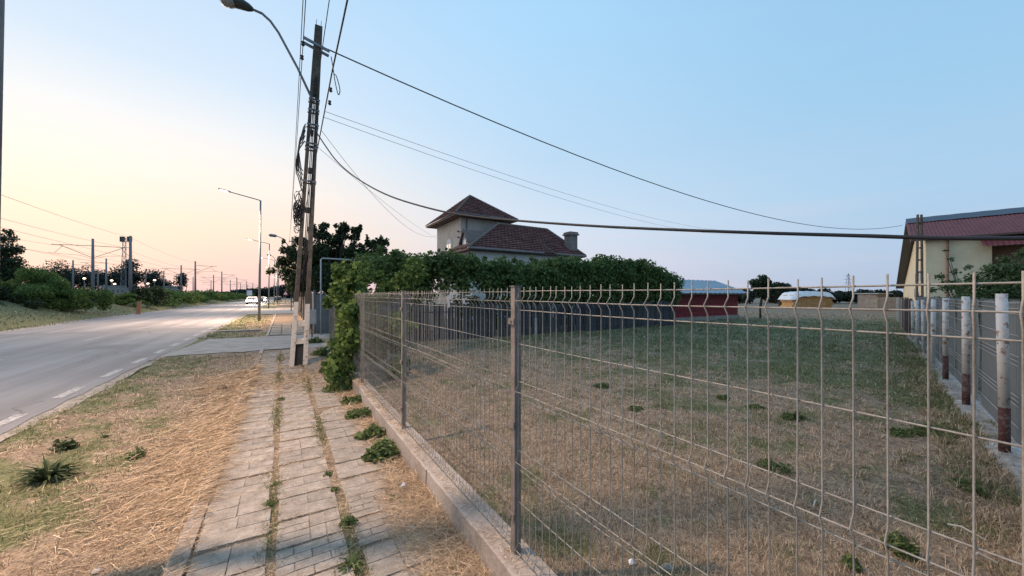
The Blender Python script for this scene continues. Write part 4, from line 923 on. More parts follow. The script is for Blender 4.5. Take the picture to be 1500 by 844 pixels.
for i in range(-2, 7):
    mb = MB(); n = 10; vs = []
    for j in range(n + 1):
        x = i * 2.36 + 2.355 * j / n; a, b, c = rnd.uniform(-.03, .03), rnd.uniform(-.012, .012), rnd.uniform(-.02, .02)
        vs += [(x, .13 + a, -.06), (x, .10 + a, .03 + b), (x, .03 + c, .055 + b), (x, -.25, .055), (x, -.27, -.06)]
    mb.add(vs, [(j * 5 + q_, j * 5 + q_ + 1, j * 5 + q_ + 6, j * 5 + q_ + 5) for j in range(n) for q_ in range(4)] + [(4, 3, 2, 1, 0), tuple(n * 5 + q_ for q_ in range(5))]); mb.build('plinth_length', M['oldwhite'], sf, False, True)
rb = thing('board_fence', 'dark red vertical board fence continuing towards the cream warehouse', 'fence', tuple(F0 + FD * 14.3), RZ)
rme = [bmesh_of('board', board(w_, h_, .025, 'flat'), 'postred') for w_, h_ in ((.16, 1.55), (.14, 1.5), (.18, 1.58))]; gme = bmesh_of('board', board(.15, 1.52, .025, 'flat'), 'palewood')
x = 0
while x < 17: place('board', rnd.choice(rme) if x < 10.5 and rnd.random() < .8 else gme, rb, (x, rnd.uniform(-.02, .02), 0)); x += .24
for z0 in (.4, 1.2): mb = MB(); mb.box(0, 17, -.09, -.03, z0, z0 + .06); mb.build('rail', M['galv'], rb, False, True)
wf = thing('pale_board_fence', 'pale vertical board fence across the far end of the lot beside the warehouse', 'fence', P(1284, 460, 40)[:2] + (0,), 0)
x = 0
while x < 3.4: o = place('board', gme, wf, (x, 0, 0)); x += .19
for z0 in (.4, 1.2): mb = MB(); mb.box(0, 3.5, .03, .09, z0, z0 + .06); mb.build('rail', M['palewood'], wf, False, True)
sd = thing('lean_to', 'small grey lean-to with flat roof beyond the pale boards', 'shed', P(1292, 445, 52)[:2] + (0,), .3)
mb = MB(); mb.box(-1.2, 1.3, 0, 2.2, -.1, 1.9); mb.build('wall', M['plinth'], sd, False, True); mb = MB(); mb.box(-1.5, 1.6, -.4, 2.6, 1.91, 2.05); mb.build('roof', M['zinc'], sd, False, True)
mb = MB(); mb.box(-.6, .3, -.02, -.002, .9, 1.6); mb.build('window', M['glass'], sd, False, True)
# ---------------------------------------------------------------- warehouse
ZC = 32.; g0 = Vector(P(1334, 433, ZC)); g0.z = 0                     # near eave end of the gable line
gd = Vector(((1290 - 750) / F, 1, 0)).normalized(); ld = Vector((gd.y, -gd.x, 0))     # along the gable, along the long side to the near right
def gp(a, b, z): p = g0 + gd * a + ld * b; return (p.x, p.y, z)
dR = .19 * ZC * math.hypot(540 / F, 1); dF = 1.0 * ZC * math.hypot(540 / F, 1); zE = HC + 81 / F * ZC; zRd = HC + 111 / F * 1.19 * ZC; zFe = HC + 22 / F * ZC
wh = thing('warehouse', 'large cream warehouse with dark red corrugated roof on the right', 'warehouse', tuple(g0))
def corr(name, a, b, c, d, n, mat, parent, amp=.035):
    a, b, c, d = map(Vector, (a, b, c, d)); nz = (b - a).cross(d - a).normalized()
    if nz.z < 0: nz = -nz
    vs = []
    for i in range(n * 2 + 1):
        f = i / (n * 2); k = nz * (amp if i % 2 else 0); vs += [a.lerp(b, f) + k, d.lerp(c, f) + k]
    mb = MB(); mb.add(vs, [(2 * i, 2 * i + 1, 2 * i + 3, 2 * i + 2) for i in range(n * 2)]); return mb.build(name, mat, parent)
LN = 17.
corr('near_roof', gp(0, 0, zE), gp(0, LN, zE), gp(dR, LN, zRd), gp(dR, 0, zRd), 75, M['redroof'], wh)
corr('far_roof', gp(dR, 0, zRd), gp(dR, LN, zRd), gp(dF, LN, zFe), gp(dF, 0, zFe), 70, M['redroof'], wh)
sdv = .26; corr('ridge_sheet', gp(dR * (1 - sdv), -.02, zE + (zRd - zE) * (1 - sdv) + .09), gp(dR * (1 - sdv), LN, zE + (zRd - zE) * (1 - sdv) + .09), gp(dR, LN, zRd + .09), gp(dR, -.02, zRd + .09), 12, M['blueroof'], wh, .02)
mb = MB(); th_ = .32      # verge board and dark overhang underside along the gable
A_ = [gp(0, 0, zE), gp(dR, 0, zRd), gp(dF, 0, zFe)]; mb.add([A_[0], A_[1], A_[2], tuple(Vector(A_[2]) - Vector((0, 0, th_))), tuple(Vector(A_[1]) - Vector((0, 0, th_))), tuple(Vector(A_[0]) - Vector((0, 0, th_)))], [(0, 1, 4, 5), (1, 2, 3, 4)]); mb.build('verge_board', M['fascia'], wh)
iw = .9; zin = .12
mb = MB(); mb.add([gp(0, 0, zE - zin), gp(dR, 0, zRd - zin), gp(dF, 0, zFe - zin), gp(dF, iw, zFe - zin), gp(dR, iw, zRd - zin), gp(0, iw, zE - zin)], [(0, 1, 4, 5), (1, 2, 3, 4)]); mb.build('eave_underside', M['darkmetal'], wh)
mb = MB(); mb.add([gp(.5, iw, -.1), gp(dF - .4, iw, -.1), gp(dF - .4, iw, zFe - .2), gp(dR, iw, zRd - .2), gp(.5, iw, zE - .05)], [(0, 1, 2, 3, 4)]); mb.build('gable_wall', M['cream'], wh)
LW = iw + 3.5; mb = MB(); mb.add([gp(.5, iw, -.1), gp(.5, LW, -.1), gp(.5, LW, zE - .05), gp(.5, iw, zE - .05)], [(0, 1, 2, 3)]); mb.build('side_wall', M['cream'], wh)
mb = MB(); mb.add([gp(.5, LW, -.1), gp(1.6, LW, -.1), gp(1.6, LW, zE - .05), gp(.5, LW, zE - .05)], [(0, 1, 2, 3)]); mb.add([gp(1.6, LW, -.1), gp(1.6, LN - .4, -.1), gp(1.6, LN - .4, zE + .3), gp(1.6, LW, zE + .3)], [(0, 1, 2, 3)]); mb.build('recessed_wall', M['brownwall'], wh)
corr('canopy_roof', gp(-1.0, LW - .6, zE - 1.0), gp(-1.0, LN, zE - 1.0), gp(.9, LN, zE + .05), gp(.9, LW - .6, zE + .05), 50, M['redroof'], wh)
mb = MB(); mb.beam(gp(0, 0, zE - .03), gp(0, LN, zE - .03), .14, .16); mb.build('gutter', M['fascia'], wh)
mb = MB(); mb.tube([gp(.36, iw + 1.2, zE - .2), gp(.36, iw + 1.2, 0)], .08, 8); mb.build('red_downpipe', M['brownwall'], wh, True)
for a, z0 in ((4.2, 3.0), (6.0, 3.0), (8.2, 3.0), (10.5, 3.0), (13, 3.0), (8, .9), (14.5, 1.4)):
    mb = MB(); mb.add([gp(a, iw - .03, z0), gp(a + .7, iw - .03, z0), gp(a + .7, iw - .03, z0 + 1.2), gp(a, iw - .03, z0 + 1.2), gp(a, iw + .02, z0), gp(a + .7, iw + .02, z0), gp(a + .7, iw + .02, z0 + 1.2), gp(a, iw + .02, z0 + 1.2)], [(0, 1, 2, 3), (0, 4, 5, 1), (1, 5, 6, 2), (2, 6, 7, 3), (3, 7, 4, 0)]); wn = mb.build('window', M['frame'], wh)
    mb = MB(); mb.add([gp(a + .1, iw - .045, z0 + .1), gp(a + .6, iw - .045, z0 + .1), gp(a + .6, iw - .045, z0 + 1.1), gp(a + .1, iw - .045, z0 + 1.1)], [(0, 1, 2, 3)]); mb.build('pane', M['glass'], wn)
pb = Vector(P(1347, 433, 26)); pb.z = 0; pt_ = thing('lattice_pole', 'narrow two-legged concrete pole in front of the cream warehouse', 'power pole', tuple(pb))
for sg in (-1, 1): mb = MB(); mb.beam(pb + Vector((.22 * sg, 0, -.1)), pb + Vector((.13 * sg, 0, 7.4)), .07, .12, (0, 1, 0)); mb.build('leg', M['poleconc'], pt_)
for i in range(8): z = .8 + i * .85; mb = MB(); mb.beam(pb + Vector((-.19, 0, z)), pb + Vector((.19, 0, z)), .08, .09); mb.build('rung', M['poleconc'], pt_)
# leafy shrubs behind the side fence
bl = []; q = random.Random(41)
for px, py, d, r0 in ((1390, 420, 9.8, .22), (1378, 405, 9.9, .12), (1400, 398, 9.9, .12), (1392, 380, 10, .08), (1384, 368, 10, .06), (1412, 420, 9.6, .3), (1430, 408, 9.6, .26), (1420, 440, 9.5, .4), (1450, 425, 9.4, .4), (1455, 395, 9.5, .25),
                      (1475, 400, 9.3, .35), (1480, 425, 9.2, .45), (1500, 395, 9.2, .38), (1520, 410, 9.0, .5), (1500, 372, 9.3, .2), (1470, 380, 9.5, .16), (1545, 390, 9, .5), (1440, 470, 9.4, .5), (1480, 470, 9.2, .5), (1402, 455, 9.6, .35), (1418, 392, 9.8, .1), (1366, 425, 9.8, .12), (1375, 440, 9.8, .15)):
    bl.append(tuple(P(px, py, d)) + (r0, r0 * .9, r0 * .8))
bush('pinnate_shrub', 'feathery green shrub growing behind the white pipes of the side fence', 'shrub', bl, 15000, .07, 'walnut', P(1440, 480, 9.5)[:2] + (0,), 20, shape='thin', shell=.6)
# ---------------------------------------------------------------- things further along the sidewalk
mb = MB()
gf = thing('grey_sheet_fence', 'grey sheet metal fence and gate along the sidewalk beyond the leaning pole', 'fence', S(18.8, 1.25, 0), ROT)
s0 = 0
while s0 < 22: o = bmesh_of('sheet', board(.98, 1.85, .03), 'greyfence') if s0 == 0 else o; place('sheet', o, gf, (s0, 0, 0)); s0 += 1.0
for i in range(9): mb = MB(); mb.box(i * 2.7 - .04, i * 2.7 + .04, .02, .1, -.1, 1.95); mb.build('post', M['post'], gf, False, True)
gx = MB(); gx.box(-.03, .03, -4.2, 0, .05, 1.75); gx.build('gate_leaf', M['greyfence'], gf, False, True)
gpipe = thing('gas_pipe', 'thin grey gas pipe rising by the gate and turning across above it', 'pipe', S(17.9, 1.38, 0)); z_ = 3.25
mb = MB(); mb.tube([S(17.9, 1.38, 0), S(17.9, 1.38, z_), S(17.9, 1.46, z_ + .06), S(17.9, 5.5, z_ + .02)], .032, 8); mb.build('pipe_run', M['pipe'], gpipe, True)
mt = thing('meter_box', 'grey metal meter cabinet on a dark post beside the gas pipe', 'meter box', S(17.0, 1.0, 0))
mb = MB(); mb.sbox(16.9, 17.1, .84, 1.14, .55, 1.12); mb.build('cabinet', M['boxgrey'], mt); mb = MB(); mb.sbox(16.885, 16.898, .87, 1.11, .60, 1.07); mb.build('cabinet_door', M['boxgrey'], mt); mb = MB(); mb.tube([S(17, .99, -.05), S(17, .99, .55)], .025, 8); mb.build('cabinet_post', M['darkmetal'], mt)
# dark tree by the house, ragged top
tb = P(492, 470, 24)[:2] + (0,)
tq = thing('dark_tree', 'dark ragged broadleaf tree behind the leaning pole and the gas pipe', 'tree', tb)
bl = []; q = random.Random(51)
for px, py, r0 in ((430, 372, .55), (424, 400, .7), (445, 355, .35), (450, 380, .8), (470, 345, .35), (468, 372, .9), (492, 352, .45), (500, 342, .2), (495, 378, 1.0), (520, 348, .32), (522, 372, .8), (545, 358, .3), (548, 380, .7), (440, 415, .9), (480, 410, 1.1), (520, 405, 1.1), (552, 368, .25), (536, 392, .9), (418, 385, .3), (505, 335, .12), (455, 338, .16), (475, 333, .12), (524, 338, .14), (560, 356, .14)):
    c = P(px, py, 24 + q.uniform(-1, 1)); bl.append(tuple(c) + (r0, r0, r0))
    for _ in range(9): bl.append((c[0] + q.gauss(0, r0 * .9), c[1] + q.gauss(0, r0 * .5), c[2] + abs(q.gauss(0, r0 * .7)), q.uniform(.10, .24), q.uniform(.1, .24), q.uniform(.14, .34)))
p, d = leaf_points(bl, 36000, .7); leaves('crown', p, d, .14, 'treeleaf', tq, 'leaf', tb)
mb = MB(); b = Vector(tb); mb.tube([b - Vector((0, 0, .2)), b + Vector((.1, 0, 1.6)), b + Vector((-.1, 0, 3.4))], [.2, .15, .08], 8)
for c in bl[::2]: mb.tube([b + Vector((0, 0, 1.4)), (b + Vector((0, 0, 2.4))).lerp(Vector(c[:3]), .5), Vector(c[:3])], [.07, .045, .012], 5)
mb.build('trunk', M['wood_bark'], tq, True)
tree('street_tree', 'second dark tree further along the sidewalk, left of the first', 'tree', S(40, 2.6, 0), 5, S(40, 2.6, 3.6), (1.5, 1.5, 1.6), 2600, .26, 'treeleaf', 12, .7, .12, 52)
# ---------------------------------------------------------------- cars
def car(label, s, t, face, paint, lit):
    """small hatchback; face = +1 looks back towards the camera"""
    o = thing('parked_car' if not lit else 'car', label, 'car', S(s, t, -.02), ROT + (math.pi if face > 0 else 0))
    prof = [(-2.0, .35), (-2.05, .75), (-1.95, .95), (-1.2, 1.38), (-.2, 1.47), (.45, 1.38), (1.05, .98), (1.85, .86), (2.05, .62), (2.05, .32)]
    def body(w0, pr, name, mat, nar=0.):
        mb = MB(); n = len(pr); vs = []
        for sg in (-1, 1):
            for x, z in pr: vs.append((x, sg * (w0 - (nar if z > 1.0 else 0)), z))
        mb.add(vs, [tuple(range(n)), tuple(range(2 * n - 1, n - 1, -1))] + [(i, i + n, (i + 1) % n + n, (i + 1) % n) for i in range(n)]); return mb.build(name, M[mat], o, False, True)
    bd = body(.86, prof, 'body', paint, .14)
    mb = MB(); mb.add([(1.0, -.66, 1.0), (1.0, .66, 1.0), (.5, .6, 1.34), (.5, -.6, 1.34)], [(0, 1, 2, 3)]); mb.v = [(x + .03, y, z + .02) for x, y, z in mb.v]; mb.build('windscreen', M['glass'], o, False, True)
    for sg in (-1, 1):
        mb = MB(); mb.add([(-1.3, sg * .875, .98), (.85, sg * .875, .98), (.35, sg * .745, 1.34), (-.95, sg * .745, 1.34)], [(0, 1, 2, 3)]); mb.build('side_window', M['glass'], o, False, True)
        mb = MB(); mb.ball((1.97, sg * .62, .70), (.15, .24, .16), 8, 5); mb.build('headlight', M['head_on'] if lit else M['lampglass'], o, True, True)
        for x in (-1.3, 1.3): mb = MB(); mb.tube([(x, sg * .72, .31), (x, sg * .9, .31)], .31, 14); wl = mb.build('wheel', M['tyre'], o, False, True); mb = MB(); mb.tube([(x, sg * .9, .31), (x, sg * .91, .31)], .18, 10); mb.build('rim', M['lampsteel'], wl, False, True)
    mb = MB(); mb.box(2.03, 2.09, -.8, .8, .33, .5); mb.build('bumper', M['darkmetal'], o, False, True)
    if lit:
        l = bpy.data.lights.new('headlight_beam', 'SPOT'); l.energy = 1500; l.spot_size = R(60); l.spot_blend = .8; l.color = (1, .9, .75); l.shadow_soft_size = .1
        lo = bpy.data.objects.new('headlight_beam', l); COL.objects.link(lo); lo.parent = o; lo.location = (2.12, 0, .68); lo.rotation_euler = (R(82), 0, -math.pi / 2)
def st_at(px, d): x = (px - 750) / F * d; return st_of(x, d)
a, b = st_at(369.5, 72); car('nearest white car driving towards the camera with headlights on', a, b, 1, 'carwhite', True)
a, b = st_at(384, 90); car('second oncoming car with headlights on, just behind the white one', a, b, 1, 'cardark', True)
a, b = st_at(407, 110); car('dark car parked beside the far lamps on the right of the road', a, b, -1, 'cardark', False)
sg = thing('warning_sign', 'triangular warning sign on a thin post beside the sidewalk beyond the leaning pole', 'road sign', P(418.5, 446, 68)[:2] + (0,))
mb = MB(); mb.tube([(0, 0, -.1), (0, 0, 2.5)], .035, 6); mb.build('sign_post', M['lampsteel'], sg, False, True)
mb = MB(); mb.add([(-.55, -.05, 1.75), (.55, -.05, 1.75), (0, -.05, 2.65), (-.55, -.03, 1.75), (.55, -.03, 1.75), (0, -.03, 2.65)], [(0, 1, 2), (3, 5, 4), (0, 3, 4, 1), (1, 4, 5, 2), (2, 5, 3, 0)]); pt2 = mb.build('sign_plate', M['redsign'], sg, False, True)
mb = MB(); mb.add([(-.36, -.06, 1.87), (.36, -.06, 1.87), (0, -.06, 2.46)], [(0, 1, 2)]); mb.build('sign_face', M['whitesign'], pt2, False, True)
sg = thing('road_sign', 'white rectangular sign board left of the oncoming cars', 'road sign', P(365.5, 441, 100)[:2] + (0,))
mb = MB(); mb.box(-.7, .7, -.05, 0, 1.7, 3.1); mb.build('sign_plate', M['whitesign'], sg, False, True)
for x in (-.5, .5): mb = MB(); mb.tube([(x, .05, -.1), (x, .05, 3)], .04, 6); mb.build('sign_post', M['lampsteel'], sg, False, True)
ob = thing('marker_post', 'faded orange marker board standing at the far edge of the road', 'marker', P(203, 460, 34)[:2] + (-.05,))
mb = MB(); mb.hexa([(-.22, -.04, 0), (.16, -.04, 0), (.16, .04, 0), (-.22, .04, 0), (-.10, -.04, 1.22), (.24, -.04, 1.22), (.24, .04, 1.22), (-.10, .04, 1.22)]); mb.build('board', M['orange'], ob, False, True)
mb = MB(); mb.hexa([(-.30, -.14, 0), (.26, -.14, 0), (.26, .14, 0), (-.30, .14, 0), (-.26, -.1, .09), (.22, -.1, .09), (.22, .1, .09), (-.26, .1, .09)]); mb.build('foot', M['orange'], ob, False, True)
# ---------------------------------------------------------------- railway
ZB = 1.5
def rail_pair(tc_):
    mb = MB()
    for dt in (-.72, .72): mb.sbox(-60, 420, tc_ + dt - .035, tc_ + dt + .035, ZB + .26, ZB + .42)
    struct(mb.build('rail_track', M['rail']))
mb = MB(); mb.sbox(-60, 420, -38, -17.6, ZB - .2, ZB + .24); struct(mb.build('ballast_bed', M['ballast']))
for t_ in (-19.6, -26, -30.2, -35.2): rail_pair(t_)
def mast(label, s, t, h, arms, bz=ZB):
    o = thing('catenary_mast', label, 'railway mast', S(s, t, bz), ROT, 'railway catenary masts')
    mb = MB(); mb.tube([(0, 0, -.3), (0, 0, h)], [.21, .13], 8); mb.build('mast', M['mast'], o, True, True)
    for sg in arms:
        mb = MB(); mb.tube([(0, 0, h - 1.0), (0, sg * 3.9, h - 1.05)], .04, 5); mb.tube([(0, 0, h - 2.7), (0, sg * 3.2, h - 1.05)], .035, 5); mb.build('cantilever', M['wirefar'], o, False, True)
        mb = MB(); mb.tube([(0, 0, h - 2.9), (0, sg * 1.2, h - 2.4), (0, sg * 4.2, h - 2.2)], .022, 5); mb.tube([(0, sg * 2.8, h - 1.1), (0, sg * 3.6, h - 2.2)], .022, 5); mb.build('registration_arm', M['wirefar'], o, False, True)
    return o
wordn = ['nearest', 'second', 'third', 'fourth', 'fifth', 'sixth', 'seventh']
def zs(t, Z): return (Z - .5265 * t) / .8502
for i, Z in enumerate((52, 97, 142, 187, 232, 277)): mast(wordn[i] + ' railway mast with arms to both sides, in the middle row behind the roadside bushes', zs(-22.8, Z), -22.8, 8.2, (-1, 1))
for i, Z in enumerate((49, 85, 121.6, 161, 203, 245)): mast(wordn[i] + ' plain railway mast in the row closest to the road', zs(-17, Z), -17.2, 8.1, (-1,) if i else ())
for i, Z in enumerate((80, 118.6, 157, 196)): mast(wordn[i] + ' railway mast in the third row, beyond the middle tracks', zs(-32.6, Z), -32.6, 8.2, (1,))
for i, (px, top, Z) in enumerate(((107, 380.6, 82.6), (143.6, 394, 111), (213.5, 392, 118))): a, b = st_at(px, Z); mast(['mast furthest left, standing out above the dark trees', 'thin mast just right of the nearest double-armed mast', 'slim mast between the two dark poplars'][i], a, b, 8.1 if i < 2 else 8.5, (1,) if i else (-1,))
def cat_wire(t, z, lab, Z0=3, Z1=290, step=45, sag=.6, r=.014):
    mb = MB(); q = []; Z = Z0; o0 = Vector(S(zs(t, Z0), t, z))
    while Z < Z1:
        for j in range(8): f = j / 8; q.append(Vector(S(zs(t, Z + step * f), t, z - 4 * sag * f * (1 - f))) - o0)
        Z += step
    mb.tube(q, r, 4, False); o = mb.build('catenary_wire', M['wirefar'], None, True); o.location = o0; tag(o, lab, 'cable')
cat_wire(-26.2, 8.6, 'upper railway wire over the track left of the middle masts', 7); cat_wire(-26.2, 7.3, 'lower railway wire over the track left of the middle masts', 7, sag=.05)
cat_wire(-19.6, 8.6, 'upper railway wire over the track nearest the road', 7); cat_wire(-19.6, 7.3, 'lower railway wire over the track nearest the road', 7, sag=.05)
cat_wire(-17.2, 9.35, 'topmost railway wire running mast to mast nearest the road', 11, 290, 38, .45); cat_wire(-30.4, 8.5, 'wire over the third row of railway masts', 3, 290, 38.5, .5)
# floodlight tower and yard lamps
fx = P(184.5, 433, 116); ft = thing('floodlight_tower', 'tall lattice floodlight tower between the railway masts', 'floodlight tower', (fx[0], fx[1], ZB))
H = 19.8 - ZB; mb = MB()
for dx in (-1, 1):
    for dy in (-1, 1): mb.beam((dx * .9, dy * .9, -.3), (dx * .45, dy * .45, H), .14, .14)
for i in range(10):
    z = H * i / 10; z2 = H * (i + 1) / 10; a = .9 - .45 * i / 10; b = .9 - .45 * (i + 1) / 10; sg_ = 1 if i % 2 else -1
    mb.beam((-a * sg_, -a, z), (b * sg_, -b, z2), .08, .08); mb.beam((-a, a * sg_, z), (-b, -b * sg_, z2), .08, .08); mb.beam((-a, -a, z), (a, -a, z), .08, .08)
mb.build('lattice', M['mast'], ft, False, True)
for dx in (-1.15, 1.15): mb = MB(); mb.box(dx - .55, dx + .55, -.3, .3, H - 1.1, H + .4); mb.build('floodlight_bank', M['darkmetal'], ft, False, True)
mb = MB(); mb.box(-1.7, 1.7, -.3, .3, H - 1.3, H - 1.2); mb.build('platform', M['mast'], ft, False, True)
for i, (px, py, Z, nm) in enumerate(((89.5, 411, 95, 'lit yard lamp furthest left, shining over the big green bush'), (123.5, 408, 100, 'lit yard lamp just left of the nearest double-armed mast'), (163.5, 411, 105, 'upper of two lit yard lamps left of the floodlight tower'),
                                 (168, 416, 108, 'lower of two lit yard lamps left of the floodlight tower'), (216.5, 415.5, 115, 'small lit yard lamp beside the slim mast'), (226.5, 410.5, 105, 'bright lit yard lamp in front of the poplar'), (190.8, 407, 130, 'tiny lit lamp beside the tall plain mast'), (136.3, 414.5, 120, 'tiny lit lamp low behind the nearest double-armed mast'),
                                 (273, 418, 150, 'distant lit lamp above the far hedge'), (253, 417, 150, 'distant lit lamp left of the far hedge'))):
    c = P(px, py, Z); t = thing('yard_lamp', nm, 'lamp', (c[0], c[1], ZB), 0, 'lit lamps in the railway yard'); h = c[2] - ZB; r_ = .38 if i < 6 else .22
    mb = MB(); mb.tube([(0, 0, -.2), (0, 0, h)], .08, 6); mb.build('pole', M['mast'], t, False, True)
    mb = MB(); mb.ball((0, 0, h), (r_, r_ * .6, r_ * .5), 10, 6); mb.build('lamp_head', M['yard_on'], t, True, True)
for px, Z, w_, lb in ((171, 130, 5.5, 'pale flat railway building low behind the lit lamps'), (240, 135, 4.5, 'small pale railway building left of the far hedge')):
    c = P(px, 427, Z); t = thing('railway_hut', lb, 'building', (c[0], c[1], ZB)); mb = MB(); mb.box(-w_, w_ * .6, 0, 4, -.2, 3.4); mb.build('wall', M['plinth'], t, False, True); mb = MB(); mb.box(-w_ - .3, w_ * .6 + .3, -.3, 4.3, 3.41, 3.65); mb.build('roof', M['zinc'], t, False, True)
    for k in range(5): mb = MB(); mb.box(-w_ + .6 + k * w_ * .3, -w_ + 1.3 + k * w_ * .3, -.05, -.002, 1.2, 2.3); mb.build('window', M['glass'], t, False, True)
# ---------------------------------------------------------------- bushes and trees across the road
def rbush(lab, px, pybase, Z, w_, h, n, mat='roadbush', seed=1, size=.15, bz=0.):
    c = Vector(P(px, 433, Z)); base = (c.x, c.y, bz); q = random.Random(seed); bl = []
    for i in range(int(14 + w_ * 2)):
        u = q.uniform(-1, 1); v = q.uniform(-1, 1); hh = h * (1 - .55 * abs(u) ** 2.2) * q.uniform(.35, .88); bl.append((c.x + u * w_ * .46, c.y + v * w_ * .3, bz + hh, q.uniform(.10, .19) * min(w_, 6), q.uniform(.10, .2) * min(w_, 6), q.uniform(.09, .15) * h * 1.2))
    return bush('roadside_bush', lab, 'bush', bl, n, size, mat, base, 5, 'bushes across the road', 'leaf')
rbush('largest bright green rounded bush across the road at the left edge', 40, 463, 28, 6.2, 4.1, 22000, seed=61, size=.11)
rbush('rounded green bush right beside the largest one', 104, 459, 29, 3.9, 3.2, 12000, seed=62, size=.11)
rbush('low dark green bush left of the largest bush, cut by the frame', -8, 463, 25, 3.6, 2.7, 4500, 'treeleaf', 63)
rbush('small dark bush below the nearest double-armed mast', 145, 452, 37, 2.6, 2.4, 3000, 'treeleaf', 64, .17, .1)
rbush('small dark bush behind the orange marker', 216, 450, 42, 3.6, 2.6, 3400, 'treeleaf', 65, .18, .3)
rbush('thin brownish bush between the small dark ones', 180, 450, 40, 3.4, 1.7, 2000, 'roadbush', 66, .17, .3)
hg = thing('hedgerow', 'long green hedge on the far side of the road running to the horizon', 'hedge', S(80, -14.5, 0)); bl = []; q = random.Random(70)
for i in range(95):
    s0 = 62 + (i / 95) ** 1.2 * 170; bl.append(S(s0, -14.6 + q.uniform(-1.3, 1.5), q.uniform(.7, 1.9) + .6 * (q.random() < .2)) + (q.uniform(.9, 1.9),) * 2 + (q.uniform(.5, 1.1),))
p, d = leaf_points(bl, 17000, .5); leaves('foliage', p, d, .34, 'roadbush', hg, 'leaf', S(80, -14.5, 0))
def ftree(lab, px, top, Z, rx, mat='farleaf', n=2600, size=.5, seed=1, slim=False, bz=1.4, bot=428, name='distant_tree', grp='trees beyond the railway'):
    c = P(px, (top + bot) / 2, Z); hz = (bot - top) / 2 / F * Z; base = (c[0], c[1], bz)
    return tree(name, lab, 'tree', base, hz * 2, c, (rx, rx, hz), n, size, mat, 26 if not slim else 16, (rx * .42 if not slim else rx * .7), .25, seed, grp, 'leaf', 3)
t1b = P(8, 420, 70)[:2] + (1.4,)
t1 = thing('poplar_tree', 'tall dark open-crowned tree at the left edge above the big bush', 'tree', t1b, 0); bl = []
for px, py, r0 in ((4, 350, 1.0), (14, 342, .8), (20, 350, .9), (0, 368, 1.5), (16, 366, 1.6), (28, 366, .9), (8, 384, 2.0), (24, 386, 1.5), (-6, 385, 2), (12, 402, 2.3), (-8, 405, 2.4), (27, 402, 1.6), (-5, 350, 1.2), (14, 336, .35), (7, 338, .35)):
    bl.append(P(px, py, 70) + (r0, r0, r0))
p, d = leaf_points(bl, 6500, .6); leaves('crown', p, d, .36, 'treeleaf', t1, 'leaf', t1b)
mb = MB(); b = Vector(t1b); mb.tube([b - Vector((0, 0, .2)), b + Vector((0, 0, 9))], [.35, .1], 8)
for c in bl[:8]: mb.tube([b + Vector((0, 0, 4)), Vector(c[:3])], [.15, .04], 5)
mb.build('trunk', M['wood_bark'], t1, True)
specs = [(48, 389, 150, 5), (66, 394, 160, 5), (80, 379, 140, 7), (97, 390, 150, 6), (123, 392, 150, 6), (145, 397, 165, 6), (166, 392, 150, 6), (178, 392, 150, 5), (240, 412, 200, 5)]
lab_ = ['dark low tree right of the tall left-edge tree', 'dark bushy tree in the line beyond the tracks, third from left', 'tallest rounded dark tree of the line behind the lit lamps', 'dark rounded tree left of the nearest double-armed mast', 'dark tree directly behind the nearest double-armed mast', 'lower dark tree right of the nearest double-armed mast', 'dark tree left of the floodlight tower', 'dark tree behind the floodlight tower', 'small dark tree by the pale railway building']
for i, (px, tp, Z, rx) in enumerate(specs): ftree(lab_[i], px, tp, Z, rx, seed=80 + i)
ftree('large dark poplar behind the tallest plain mast', 194, 374, 120, 2.6, seed=95, slim=True, n=2600, size=.45); ftree('second dark poplar, right of the slim mast', 223, 391, 125, 2.8, seed=96, slim=True, n=2200, size=.45)
ftree('third dark poplar, alone behind the second double-armed mast', 265.5, 391, 130, 1.5, seed=97, slim=True, n=1400, size=.4)
# far woods: one mass
def wood(name, lab, pts, n, size, mat='farleaf'):
    bl = []; q = random.Random(len(lab))
    for px, tp, Z in pts: 
        for k in range(4): z1 = HC + (433 - tp) / F * Z; bl.append(P(px + q.uniform(-5, 5), 433, Z + q.uniform(-6, 6))[:2] + (z1 * q.uniform(.25, .75), Z * .017 * q.uniform(.7, 1.3), Z * .012, z1 * .28))
    p, d = leaf_points(bl, n, .5); p[:, 2] = np.maximum(p[:, 2], 0); o = leaves(name, p, d, size, mat, None); tag(o, lab, 'woods'); return o
wood('far_woods', 'distant dark belt of trees where the road disappears', [(px, tp, 220) for px, tp in ((340, 424), (350, 423), (360, 422), (372, 421), (380, 421), (388, 418), (396, 417), (404, 419), (412, 416), (420, 416), (430, 420), (440, 420), (330, 426), (320, 426))], 16000, .8)
wood('field_woods', 'low distant line of trees across the horizon beyond the straw stack', [(px, tp - 1.5, 80) for px, tp in ((1096, 424), (1130, 417), (1140, 415), (1150, 418), (1163, 421), (1176, 420), (1190, 423), (1205, 424), (1218, 427), (1232, 428), (1244, 427), (1256, 428), (1268, 425), (1280, 427), (1292, 426), (1304, 425), (1316, 426), (1330, 424), (1080, 426), (1060, 426))], 34000, .36)
ftree('rounded green tree to the right of the small tree in the field', 1143, 412, 60, 1.6, 'farleaf', 1600, .3, 110, bz=0, bot=445, name='field_tree', grp=None)
